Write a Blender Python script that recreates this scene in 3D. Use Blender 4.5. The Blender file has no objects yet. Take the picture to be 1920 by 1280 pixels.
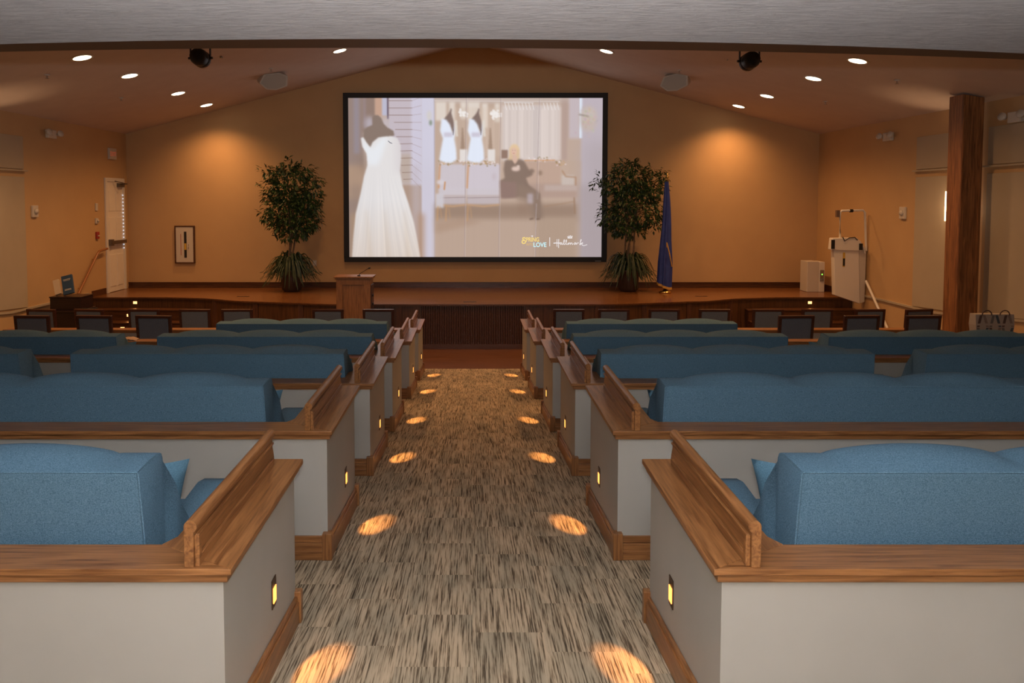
import bpy, bmesh, math, random
import numpy as np
from math import sin, cos, pi, radians, sqrt, hypot, atan2
from mathutils import Vector, Matrix
S = bpy.context.scene
COL = S.collection
random.seed(7)

# ------------------------------------------------------------------ camera, world, exposure, flash
F = 1440.0; CX = 886.0; CY = 450.47; PHI = radians(3.0); CAMZ = 2.745
cam = bpy.data.cameras.new('camera'); co = bpy.data.objects.new('camera', cam); COL.objects.link(co)
cam.sensor_fit = 'HORIZONTAL'; cam.sensor_width = 36.0; cam.lens = 36.0*F/1920.0
cam.shift_x = (960-CX)/1920.0; cam.shift_y = -(640-CY)/1920.0
cam.clip_start = 0.05; cam.clip_end = 80
co.location = (0, 0, CAMZ); co.rotation_euler = (radians(90)-PHI, 0, 0)
S.camera = co
w = bpy.data.worlds.new('world'); S.world = w; w.use_nodes = True
w.node_tree.nodes['Background'].inputs[0].default_value = (0.9, 0.75, 0.6, 1)
w.node_tree.nodes['Background'].inputs[1].default_value = 0.02
S.view_settings.view_transform = 'Standard'; S.view_settings.look = 'None'
S.view_settings.gamma = 1.0; S.view_settings.use_curve_mapping = False
S.view_settings.exposure = 0.0
S.render.film_transparent = False

def lamp(name, kind, loc, energy, color, parent=None, rot=None, **kw):
    l = bpy.data.lights.new(name, kind); l.energy = energy; l.color = color
    for k, v in kw.items(): setattr(l, k, v)
    o = bpy.data.objects.new(name, l); COL.objects.link(o); o.location = loc
    if rot: o.rotation_euler = rot
    if parent: o.parent = parent
    return o
P_FLASH = 155; P_BOUNCE = 860; P_DOWN = 160; P_STEP = 13.0; P_SCONCE = 22
WARM = (1.0, 0.50, 0.20)
lamp('camera_flash', 'POINT', (0.0, -0.02, CAMZ+0.13), P_FLASH, (1.0, 0.97, 0.95), shadow_soft_size=0.03)
lamp('camera_flash_bounce', 'SPOT', (0.0, -0.03, CAMZ+0.14), P_BOUNCE, (1.0, 0.97, 0.97), rot=(radians(90+50), 0, 0), spot_size=radians(140), spot_blend=1.0, shadow_soft_size=0.03)

# ------------------------------------------------------------------ helpers
def P(px, py, d):
    """world point seen at photo pixel (px,py), d metres ahead of the camera"""
    u = (px-CX)/F; v = (CY-py)/F; t = d/(cos(PHI)+v*sin(PHI))
    return Vector((u*t, d, (-sin(PHI)+v*cos(PHI))*t+CAMZ))
def PX(px, py, X):
    u = (px-CX)/F; v = (CY-py)/F; t = X/u
    return Vector((X, (cos(PHI)+v*sin(PHI))*t, (-sin(PHI)+v*cos(PHI))*t+CAMZ))
def PV(px, py):
    """point on the sloping ceiling"""
    u = (px-CX)/F; v = (CY-py)/F; b = -sin(PHI)+v*cos(PHI)
    t = (APEX-CAMZ)/(b+SLOPE*abs(u)); return Vector((u*t, (cos(PHI)+v*sin(PHI))*t, b*t+CAMZ))
XW = 7.5; DW = 16.7; EAVE = 4.17; APEX = 6.10; SLOPE = (APEX-EAVE)/XW; LOWC = 3.645; STAGE = 0.835
def ramp(y): return max(0.0, 1.194-0.0963*y)
def vault(x): return APEX-SLOPE*abs(x)

def set_props(o, label=None, cat=None, group=None, kind=None):
    if label: o['label'] = label
    if cat: o['category'] = cat
    if group: o['group'] = group
    if kind: o['kind'] = kind
    return o
def thing(name, label, cat, loc=(0, 0, 0), rz=0, group=None):
    o = bpy.data.objects.new(name, None); COL.objects.link(o); o.empty_display_size = .1
    o.location = loc; o.rotation_euler = (0, 0, rz)
    return set_props(o, label, cat, group)

class MB:
    def __init__(s): s.v = []; s.f = []; s.m = []; s.sm = []
    def add(s, vs, fs, smooth=False, mi=0):
        b = len(s.v); s.v += [tuple(p) for p in vs]
        for f in fs: s.f.append([i+b for i in f]); s.m.append(mi); s.sm.append(smooth)
        return s
    def box(s, x0, x1, y0, y1, z0, z1, mi=0):
        if x0 > x1: x0, x1 = x1, x0
        if y0 > y1: y0, y1 = y1, y0
        vs = [(x0,y0,z0),(x1,y0,z0),(x1,y1,z0),(x0,y1,z0),(x0,y0,z1),(x1,y0,z1),(x1,y1,z1),(x0,y1,z1)]
        return s.add(vs, [(3,2,1,0),(4,5,6,7),(0,1,5,4),(1,2,6,5),(2,3,7,6),(3,0,4,7)], mi=mi)
    def hexa(s, x0, x1, y0, y1, zb, zt, mi=0):
        """box whose bottom and top heights are functions of y"""
        if x0 > x1: x0, x1 = x1, x0
        g = lambda q, y: q(y) if callable(q) else q
        vs = [(x0,y0,g(zb,y0)),(x1,y0,g(zb,y0)),(x1,y1,g(zb,y1)),(x0,y1,g(zb,y1)),(x0,y0,g(zt,y0)),(x1,y0,g(zt,y0)),(x1,y1,g(zt,y1)),(x0,y1,g(zt,y1))]
        return s.add(vs, [(3,2,1,0),(4,5,6,7),(0,1,5,4),(1,2,6,5),(2,3,7,6),(3,0,4,7)], mi=mi)
    def prism(s, pts, a, b, axis='x', smooth=False, mi=0):
        """pts polygon in the plane across axis, extruded a..b. axis x: (y,z) ; y: (x,z) ; z: (x,y)"""
        def mk(p, t):
            return (t, p[0], p[1]) if axis == 'x' else ((p[0], t, p[1]) if axis == 'y' else (p[0], p[1], t))
        n = len(pts)
        s.add([mk(p, a) for p in pts]+[mk(p, b) for p in pts], [tuple(range(n)), tuple(range(2*n-1, n-1, -1))], mi=mi)
        s.add([mk(p, a) for p in pts]+[mk(p, b) for p in pts], [(i, i+n, (i+1) % n+n, (i+1) % n) for i in range(n)], smooth, mi)
        return s
    def loft(s, rings, closed=True, caps=True, smooth=True, mi=0):
        n = len(rings[0]); vs = [p for r in rings for p in r]; fs = []
        for k in range(len(rings)-1):
            for i in range(n if closed else n-1):
                j = (i+1) % n
                fs.append((k*n+i, k*n+j, (k+1)*n+j, (k+1)*n+i))
        s.add(vs, fs, smooth, mi)
        if caps and closed:
            s.add(rings[0], [tuple(range(n-1, -1, -1))], False, mi); s.add(rings[-1], [tuple(range(n))], False, mi)
        return s
    def lathe(s, prof, c=(0, 0, 0), n=20, mi=0, smooth=True):
        rings = [[(c[0]+r*cos(2*pi*i/n), c[1]+r*sin(2*pi*i/n), c[2]+z) for i in range(n)] for r, z in prof]
        return s.loft(rings, mi=mi, smooth=smooth)
    def tube(s, pts, r, n=8, mi=0):
        pts = [Vector(p) for p in pts]; rr = r if isinstance(r, (list, tuple)) else [r]*len(pts); rings = []
        for k, p in enumerate(pts):
            d = (pts[min(k+1, len(pts)-1)]-pts[max(k-1, 0)]).normalized()
            a = d.cross(Vector((0, 0, 1)))
            if a.length < 1e-3: a = d.cross(Vector((0, 1, 0)))
            a.normalize(); b = d.cross(a)
            rings.append([tuple(p+a*(rr[k]*cos(2*pi*i/n))+b*(rr[k]*sin(2*pi*i/n))) for i in range(n)])
        return s.loft(rings, mi=mi)
    def xform(s, M):
        s.v = [tuple(M @ Vector(p)) for p in s.v]; return s
    def build(s, name, mats, parent=None, org=None, bevel=0, seg=2, fixn=True):
        me = bpy.data.meshes.new(name)
        v = s.v if org is None else [(p[0]-org[0], p[1]-org[1], p[2]-org[2]) for p in s.v]
        me.from_pydata(v, [], s.f)
        me.polygons.foreach_set('use_smooth', s.sm)
        me.polygons.foreach_set('material_index', s.m)
        for m in (mats if isinstance(mats, (list, tuple)) else [mats]): me.materials.append(m)
        me.update()
        if fixn:
            bm = bmesh.new(); bm.from_mesh(me)
            if bevel: bmesh.ops.remove_doubles(bm, verts=bm.verts, dist=1e-5)
            bmesh.ops.recalc_face_normals(bm, faces=bm.faces); bm.to_mesh(me); bm.free()
        o = bpy.data.objects.new(name, me); COL.objects.link(o)
        if parent: o.parent = parent
        if bevel:
            b = o.modifiers.new('bevel', 'BEVEL'); b.width = bevel; b.segments = seg; b.limit_method = 'ANGLE'; b.angle_limit = radians(35)
        return o
def struct(o): o['kind'] = 'structure'; return o
def kids(o): return [c for c in bpy.data.objects if c.parent == o]
def copy_tree(o, parent=None):
    c = o.copy(); COL.objects.link(c)
    if parent: c.parent = parent
    for ch in kids(o): copy_tree(ch, c)
    return c

# ------------------------------------------------------------------ materials
def mat(name, color, rough=.6, metal=0, spec=.5, emit=None, es=0):
    m = bpy.data.materials.new(name); m.use_nodes = True; b = m.node_tree.nodes['Principled BSDF']
    b.inputs['Base Color'].default_value = (*color, 1); b.inputs['Roughness'].default_value = rough
    b.inputs['Metallic'].default_value = metal; b.inputs['Specular IOR Level'].default_value = spec
    if emit: b.inputs['Emission Color'].default_value = (*emit, 1); b.inputs['Emission Strength'].default_value = es
    return m
def nodes(m): return m.node_tree.nodes, m.node_tree.links, m.node_tree.nodes['Principled BSDF']
def noise_mat(name, stops, scale=(1, 1, 1), nscale=5, detail=4, rough=.6, bump=0, bdist=.01, spec=.5, distort=0, nrough=.55):
    m = mat(name, stops[0][1], rough, spec=spec); N, L, B = nodes(m)
    tc = N.new('ShaderNodeTexCoord'); mp = N.new('ShaderNodeMapping'); mp.inputs['Scale'].default_value = scale
    ns = N.new('ShaderNodeTexNoise'); ns.inputs['Scale'].default_value = nscale; ns.inputs['Detail'].default_value = detail
    ns.inputs['Roughness'].default_value = nrough; ns.inputs['Distortion'].default_value = distort
    cr = N.new('ShaderNodeValToRGB'); e = cr.color_ramp.elements
    e[0].position, e[0].color = stops[0][0], (*stops[0][1], 1); e[1].position, e[1].color = stops[-1][0], (*stops[-1][1], 1)
    for p, c in stops[1:-1]:
        q = e.new(p); q.color = (*c, 1)
    L.new(tc.outputs['Object'], mp.inputs[0]); L.new(mp.outputs[0], ns.inputs['Vector']); L.new(ns.outputs['Fac'], cr.inputs[0]); L.new(cr.outputs[0], B.inputs['Base Color'])
    if bump:
        bp = N.new('ShaderNodeBump'); bp.inputs['Strength'].default_value = bump; bp.inputs['Distance'].default_value = bdist
        L.new(ns.outputs['Fac'], bp.inputs['Height']); L.new(bp.outputs[0], B.inputs['Normal'])
    return m
def wood(name, lo, hi, axis='x', rough=.32, sc=1.0, bump=.05):
    s = {'x': (1.2, 22, 22), 'y': (22, 1.2, 22), 'z': (22, 22, 1.2)}[axis]
    s = tuple(a*sc for a in s)
    mid = tuple((a+b)/2 for a, b in zip(lo, hi))
    return noise_mat(name, [(.30, lo), (.48, mid), (.68, hi)], s, 3.0, 6, rough, bump, .002, distort=.8)
OAK_L = (.125, .045, .013); OAK_H = (.36, .160, .055)
oak_x = wood('oak_across', OAK_L, OAK_H, 'x'); oak_y = wood('oak_along', OAK_L, OAK_H, 'y'); oak_z = wood('oak_upright', OAK_L, OAK_H, 'z')
DK_L = (.032, .011, .004); DK_H = (.12, .045, .016)
dark_x = wood('dark_wood_across', DK_L, DK_H, 'x', .35); dark_z = wood('dark_wood_upright', DK_L, DK_H, 'z', .4)
post_wood = wood('post_wood', (.09, .032, .010), (.36, .15, .05), 'z', .45, .6)
lect_wood = wood('lectern_wood', (.15, .062, .02), (.36, .165, .06), 'z', .4)
panel_wood = wood('stage_panel_wood', (.045, .018, .007), (.12, .05, .018), 'z', .4, .5)
stage_wood = wood('stage_floor_wood', (.12, .045, .014), (.25, .105, .036), 'x', .22, .5)
front_wood = wood('front_floor_wood', (.10, .038, .014), (.20, .085, .033), 'x', .3, .5)
bead_wood = mat('beadboard_wood', (.085, .032, .014), .4)
half_wall = noise_mat('half_wall_paint', [(.3, (.375, .360, .320)), (.7, (.405, .39, .35))], (1, 1, 1), 2.0, 3, .55, .04, .002)
tan_wall = noise_mat('tan_wall_paint', [(.3, (.52, .335, .165)), (.7, (.56, .365, .18))], (1, 1, 1), 1.2, 3, .6, .03, .003)
panel_tan = noise_mat('panel_tan', [(.3, (.42, .35, .25)), (.7, (.45, .375, .27))], (1, 1, 1), 2, 2, .7)
vault_paint = noise_mat('vault_ceiling_paint', [(.3, (.56, .46, .40)), (.7, (.60, .50, .435))], (1, 1, 1), 3, 5, .8, .1, .01)
low_paint = noise_mat('low_ceiling_plaster', [(.30, (.52, .52, .55)), (.52, (.70, .70, .735)), (.75, (.82, .82, .85))], (2.0, 9, 3), 3.0, 10, .85, .8, .025, distort=1.2, nrough=.68)
beam_paint = mat('beam_brown', (.115, .052, .02), .6)
white_paint = mat('white_enamel', (.74, .70, .63), .4)
door_paint = noise_mat('door_white', [(.3, (.80, .74, .64)), (.7, (.84, .78, .68))], (1, 1, 1), 3, 2, .45)
plastic_w = mat('white_plastic', (.60, .55, .48), .4)
grey_metal = mat('grey_metal', (.35, .33, .30), .35, .8)
bronze = mat('bronze_plate', (.09, .05, .03), .4, .6)
black = mat('black_satin', (.006, .006, .007), .5)
black_metal = mat('black_metal', (.012, .012, .013), .45, .3)
brass = mat('brass', (.75, .52, .18), .22, 1)
chrome = mat('chrome', (.7, .7, .7), .15, 1)
red_p = mat('red_plastic', (.35, .03, .02), .4)
glass_dark = mat('dark_glass', (.02, .022, .025), .08)
green_led = mat('green_led', (.1, .5, .05), .4, emit=(.3, 1, .1), es=1.5)
yellow_p = mat('yellow_label', (.6, .38, .05), .5)
bulb = mat('lit_lens', (1, .85, .65), .4, emit=(1.0, .80, .52), es=9)
amber = mat('amber_lens', (1, .5, .12), .4, emit=(1.0, .34, .07), es=2.6)
amber_hot = mat('amber_lens_bright', (1, .6, .2), .4, emit=(1.0, .52, .18), es=2.6)
dark_cherry = wood('dark_cherry', (.022, .006, .004), (.07, .02, .012), 'x', .28)
console_wood = wood('console_wood', (.010, .004, .003), (.03, .012, .008), 'x', .35)
pot_brown = mat('pot_brown', (.045, .022, .014), .5)
soil = mat('soil', (.03, .02, .012), .9)
bark = noise_mat('bark', [(.3, (.12, .075, .045)), (.7, (.22, .15, .09))], (1, 1, 1), 30, 3, .8)
leaf = noise_mat('ficus_leaf', [(.3, (.018, .045, .012)), (.55, (.035, .075, .02)), (.75, (.07, .10, .03))], (1, 1, 1), 9, 3, .42)
fern_m = noise_mat('fern_leaf', [(.3, (.009, .022, .005)), (.7, (.022, .045, .011))], (1, 1, 1), 8, 3, .5)
flag_blue = noise_mat('flag_blue', [(.3, (.016, .034, .20)), (.7, (.028, .055, .30))], (1, 1, 1), 6, 3, .55)
gold = noise_mat('gold_fringe', [(.3, (.45, .25, .05)), (.7, (.75, .45, .10))], (60, 60, 4), 4, 3, .6)
def fabric(name, lo, hi, ns=260):
    m = noise_mat(name, [(.32, lo), (.68, hi)], (1, 1, 1), ns, 2, .9, .25, .002, .2)
    b = m.node_tree.nodes['Principled BSDF']; b.inputs['Sheen Weight'].default_value = .0
    return m
teal = fabric('teal_upholstery', (.056, .122, .180), (.124, .228, .318))
teal_d = fabric('teal_pillow', (.052, .125, .185), (.11, .22, .30))
grey_up = fabric('slate_upholstery', (.095, .115, .15), (.14, .165, .205))

def carpet_mat():
    m = mat('streaked_carpet', (.3, .25, .18), .95, spec=.1); N, L, B = nodes(m)
    tc = N.new('ShaderNodeTexCoord'); sep = N.new('ShaderNodeSeparateXYZ'); L.new(tc.outputs['Object'], sep.inputs[0])
    # carpet tiles half a metre wide, laid staggered: each gets its own offset
    def math_(op, a, b=None):
        n = N.new('ShaderNodeMath'); n.operation = op
        for i, q in enumerate((a, b)):
            if q is None: continue
            if isinstance(q, (int, float)): n.inputs[i].default_value = q
            else: L.new(q, n.inputs[i])
        return n.outputs[0]
    col_i = math_('FLOOR', math_('MULTIPLY', sep.outputs[0], 1/.305))
    row_i = math_('FLOOR', math_('ADD', math_('MULTIPLY', sep.outputs[1], 1/.46), math_('MULTIPLY', col_i, .37)))
    off = math_('ADD', math_('MULTIPLY', col_i, 7.31), math_('MULTIPLY', row_i, 3.77))
    cmb = N.new('ShaderNodeCombineXYZ')
    L.new(math_('MULTIPLY', sep.outputs[0], 140.0), cmb.inputs[0]); L.new(math_('MULTIPLY', sep.outputs[1], 4.0), cmb.inputs[1]); L.new(off, cmb.inputs[2])
    ns = N.new('ShaderNodeTexNoise'); ns.inputs['Scale'].default_value = 1.0; ns.inputs['Detail'].default_value = 3; ns.inputs['Roughness'].default_value = .65
    L.new(cmb.outputs[0], ns.inputs['Vector'])
    cr = N.new('ShaderNodeValToRGB'); e = cr.color_ramp.elements
    e[0].position, e[0].color = .34, (.085, .062, .040, 1); e[1].position, e[1].color = .58, (.56, .44, .30, 1)
    for p, c in ((.42, (.20, .145, .092)), (.465, (.36, .28, .185)), (.52, (.49, .385, .26))):
        q = e.new(p); q.color = (*c, 1)
    L.new(ns.outputs['Fac'], cr.inputs[0])
    n2 = N.new('ShaderNodeTexNoise'); n2.inputs['Scale'].default_value = 1.0; n2.inputs['Detail'].default_value = 2
    c2 = N.new('ShaderNodeCombineXYZ'); L.new(math_('MULTIPLY', sep.outputs[0], 9.0), c2.inputs[0]); L.new(math_('MULTIPLY', sep.outputs[1], 2.0), c2.inputs[1]); L.new(off, c2.inputs[2])
    L.new(c2.outputs[0], n2.inputs['Vector'])
    mx = N.new('ShaderNodeMixRGB'); mx.blend_type = 'MULTIPLY'; mx.inputs[0].default_value = .75
    r2 = N.new('ShaderNodeValToRGB'); r2.color_ramp.elements[0].position = .35; r2.color_ramp.elements[0].color = (.62, .68, .72, 1); r2.color_ramp.elements[1].position = .6; r2.color_ramp.elements[1].color = (1, 1, 1, 1)
    L.new(n2.outputs['Fac'], r2.inputs[0]); L.new(cr.outputs[0], mx.inputs[1]); L.new(r2.outputs[0], mx.inputs[2]); L.new(mx.outputs[0], B.inputs['Base Color'])
    bp = N.new('ShaderNodeBump'); bp.inputs['Strength'].default_value = .3; bp.inputs['Distance'].default_value = .003
    L.new(ns.outputs['Fac'], bp.inputs['Height']); L.new(bp.outputs[0], B.inputs['Normal'])
    return m
carpet = carpet_mat()

# ------------------------------------------------------------------ room shell
YB = -2.6
def slab_floor():
    m = MB(); ye = 1.194/.0963
    m.prism([(YB, ramp(YB)), (ye, 0.0), (ye, -.15), (YB, -.15)], -XW, XW, 'x')
    return m
struct(slab_floor().build('floor', carpet))
struct(MB().box(-XW, XW, 1.194/.0963, DW, -.15, 0.0).build('floor.001', front_wood))
struct(MB().box(-XW-.2, -XW, YB, DW+.2, -.15, EAVE+.05).build('wall_left', tan_wall))
struct(MB().box(XW, XW+.2, YB, DW+.2, -.15, EAVE+.05).build('wall_right', tan_wall))
struct(MB().box(-XW-.2, XW+.2, YB-.2, YB, -.15, LOWC+.2).build('wall_back', tan_wall))
struct(MB().prism([(-XW, -.15), (XW, -.15), (XW, vault(XW)), (0, APEX), (-XW, vault(XW))], DW, DW+.2, 'y').build('wall_front', tan_wall))
def vault_side(s):
    m = MB(); x1 = s*(XW+.2)
    m.prism([(0, APEX), (x1, vault(x1)), (x1, vault(x1)+.2), (0, APEX+.2)], 4.3, DW+.2, 'y'); return m
struct(vault_side(-1).build('ceiling', vault_paint)); struct(vault_side(1).build('ceiling.001', vault_paint))
# low plaster ceiling over the back of the room: its front edge is gently bowed in plan
def quad_fit(pts):
    A = np.array([[x*x, x, 1] for x, y in pts]); return np.linalg.lstsq(A, np.array([y for x, y in pts]), rcond=None)[0]
q1 = quad_fit([(-2.73, 4.49), (-1.22, 4.379), (.22, 4.343), (1.84, 4.513), (3.39, 4.773)])
q2 = quad_fit([(-2.87, 4.72), (-1.29, 4.623), (.234, 4.607), (1.93, 4.739), (3.54, 4.988)])
xs = [(-XW+15.0*i/40) for i in range(41)]
def ev(q, x):
    xc = max(-4.2, min(4.2, x)); return q[0]*xc*xc+q[1]*xc+q[2]+(x-xc)*(2*q[0]*xc+q[1])
m = MB(); pl = [(x, ev(q1, x)) for x in xs]
m.prism([(XW, YB), (-XW, YB)]+pl, LOWC, LOWC+.2, 'z'); struct(m.build('ceiling.002', low_paint))
m = MB()
for a, b in zip(xs[:-1], xs[1:]):
    z = lambda x: vault(x)-.002
    vs = [(a, ev(q1, a)+.001, LOWC), (b, ev(q1, b)+.001, LOWC), (b, ev(q2, b), LOWC), (a, ev(q2, a), LOWC)]
    vt = [(p[0], p[1], z(p[0])) for p in vs]
    m.add(vs+vt, [(3,2,1,0),(4,5,6,7),(0,1,5,4),(2,3,7,6)])
struct(m.build('trim_1', beam_paint))

# side-wall rails that follow the ramp (thin ledge with lighter wall below)
for s, nm in ((-1, 'trim_2'), (1, 'trim_3')):
    z = lambda y: (.905 if y > 12.4 else .905+.0905*(12.4-y))
    m = MB(); x0, x1 = s*XW, s*(XW-.03)
    m.hexa(x0, x1, 9.0, 12.4, z, lambda y: z(y)+.035); m.hexa(x0, x1, 12.4, 14.9, z, lambda y: z(y)+.035)
    struct(m.build(nm, panel_tan))
# back wall baseboard and side pieces on the stage
m = MB(); m.box(-XW, XW, DW-.025, DW, STAGE, STAGE+.10); m.box(-XW, XW, DW-.035, DW, STAGE+.10, STAGE+.125); m.box(-XW, XW, DW-.045, DW, STAGE, STAGE+.025)
struct(m.build('baseboard_front', dark_x))
m = MB(); m.box(-XW, -XW+.03, 15.05, 15.6, STAGE, STAGE+.12); struct(m.build('baseboard_left', dark_x))
m = MB(); m.box(XW-.03, XW, 15.05, DW-.05, STAGE, STAGE+.12); struct(m.build('baseboard_right', dark_x))

# ------------------------------------------------------------------ stage
def stage_edge(x):
    a = abs(x)
    pts = [(0, 14.04), (2.6, 14.05), (4.2, 14.45), (5.4, 14.93), (6.0, 15.05), (8, 15.05)]
    for (x0, y0), (x1, y1) in zip(pts[:-1], pts[1:]):
        if a <= x1:
            t = (a-x0)/(x1-x0); t = t*t*(3-2*t) if x0 == 4.2 else t
            return y0+(y1-y0)*t
st = thing('stage', 'low dark wood stage with bowed front edge across the end of the hall', 'stage', (0, 14.04, 0))
sx = [-XW+.002+(2*XW-.004)*i/80 for i in range(81)]
m = MB(); e = [(x, stage_edge(x)) for x in sx]
m.prism([(XW-.002, DW-.001), (-XW+.002, DW-.001)]+e, STAGE-.035, STAGE, 'z'); m.build('deck', stage_wood, st, (0, 14.04, 0))
m = MB()
for (a, b) in zip(sx[:-1], sx[1:]):
    ya, yb = stage_edge(a)-.02, stage_edge(b)-.02
    m.add([(a, ya, STAGE-.03), (b, yb, STAGE-.03), (b, yb, STAGE-.005), (a, ya, STAGE-.005), (a, ya+.05, STAGE-.03), (b, yb+.05, STAGE-.03), (b, yb+.05, STAGE-.004), (a, ya+.05, STAGE-.004)],
          [(0,1,2,3),(1,0,4,5),(3,2,6,7)])
m.build('nosing', dark_x, st, (0, 14.04, 0), fixn=False)
for sd in (-1, 1):
  m = MB()
  for (a, b) in zip(sx[:-1], sx[1:]):
    if (a+b)/2*sd < .95: continue
    ya, yb = stage_edge(a)+.03, stage_edge(b)+.03
    m.add([(a, ya, .001), (b, yb, .001), (b, yb, STAGE-.036), (a, ya, STAGE-.036), (a, ya+.04, .001), (b, yb+.04, .001), (b, yb+.04, STAGE-.036), (a, ya+.04, STAGE-.036)], [(0,1,2,3),(5,4,7,6)])
  m.build('front_panel', panel_wood, st, (0, 14.04, 0))
m = MB(); n = 62
for i in range(n):
    x = -1.0+2.0*i/n; wd = 2.0/n
    m.prism([(x, 14.10), (x+wd*.2, 14.075), (x+wd*.8, 14.075), (x+wd, 14.10), (x+wd, 14.12), (x, 14.12)], .09, STAGE-.036, 'z')
m.box(-1.02, 1.02, 14.065, 14.12, .001, .09)
m.build('beadboard', bead_wood, st, (0, 14.04, 0))
m = MB()
for x in (-5.0, -4.1, -3.2, -2.3, -1.35, -1.03, 1.03, 1.35, 2.3, 3.2, 4.1, 5.0):
    y = stage_edge(x); MB().box(x-.045, x+.045, y+.005, y+.03, .001, STAGE-.036).build('stile', dark_z, st, (0, 14.04, 0))
for k, (x, y) in enumerate(((-4.55, 15.15), (-.05, 14.35), (4.55, 15.2))):
    MB().box(x-.12, x+.12, y-.02, y+.02, STAGE, STAGE+.004).build('floor_box', black_metal, st, (0, 14.04, 0))

def step_light_parts(parent, org, p, nrm, w=.055, h=.055, energy=P_STEP, aim=None, plate=True, hot=False, ps=(.062, .11), cone=52):
    """p centre on the face, nrm outward normal (axis aligned)"""
    n = Vector(nrm); side = Vector((0, 0, 1)).cross(n)
    def slab(wd, ht, d0, d1, dz=0):
        m = MB(); c = Vector(p)+Vector((0, 0, dz))
        vs = []
        for d in (d0, d1):
            for a, b in ((-1, -1), (1, -1), (1, 1), (-1, 1)): vs.append(c+n*d+side*(a*wd/2)+Vector((0, 0, b*ht/2)))
        m.add(vs, [(3,2,1,0),(4,5,6,7),(0,1,5,4),(1,2,6,5),(2,3,7,6),(3,0,4,7)]); return m
    pl = slab(ps[0], ps[1], .0005, .004, .008 if plate else 0).build('step_light', bronze, parent, org)
    pl['label'] = 'recessed step light with bronze plate'
    slab(w, h, .004, .0075).build('lens', amber_hot if hot else amber, pl, org)
    if energy:
        loc = Vector(p)+n*.02+Vector((0, 0, .0)); tgt = Vector(aim)
        d = (tgt-loc); q = d.to_track_quat('-Z', 'Y').to_euler()
        l = lamp('step_glow', 'SPOT', loc-Vector(org), energy, (1, .42, .12), parent, tuple(q), spot_size=radians(cone), spot_blend=.6, shadow_soft_size=.004)
        if abs(n.x) > .5: l.scale = (2.5, 1, 1)
# stairs at both ends of the stage
for s, nm, lab in ((-1, 'left', 'dark wooden steps up to the stage beneath the white side door'), (1, 'right', 'dark wooden steps up to the stage beside the folded platform lift')):
    org = (s*6.4, 14.2, 0)
    t = thing('stage_steps', lab, 'steps', org, group=None)
    for k in (1, 2, 3):
        z1 = STAGE-.209*k; y1 = 15.05-.28*k
        m = MB(); m.box(s*(XW-.01), s*5.35, y1+.02, y1+.30+(.05 if k == 1 else 0), max(.001, 0.001), z1-.025)
        m.build('riser', dark_x, t, org)
        m = MB(); m.box(s*(XW-.01), s*5.33, y1, y1+.30, z1-.024, z1); m.build('tread', dark_x, t, org, bevel=.005)
    for k, px in ((0, 0), (1, 1), (2, 2)):
        y1 = 15.05-.28*k+(.029 if k == 0 else .019); z = STAGE-.209*k-.11
        step_light_parts(t, org, (s*6.66, y1, z), (0, -1, 0), .075, .05, .5, (s*6.66, y1-.16, z-.1), plate=False, hot=True, ps=(.09, .065), cone=75)

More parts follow.
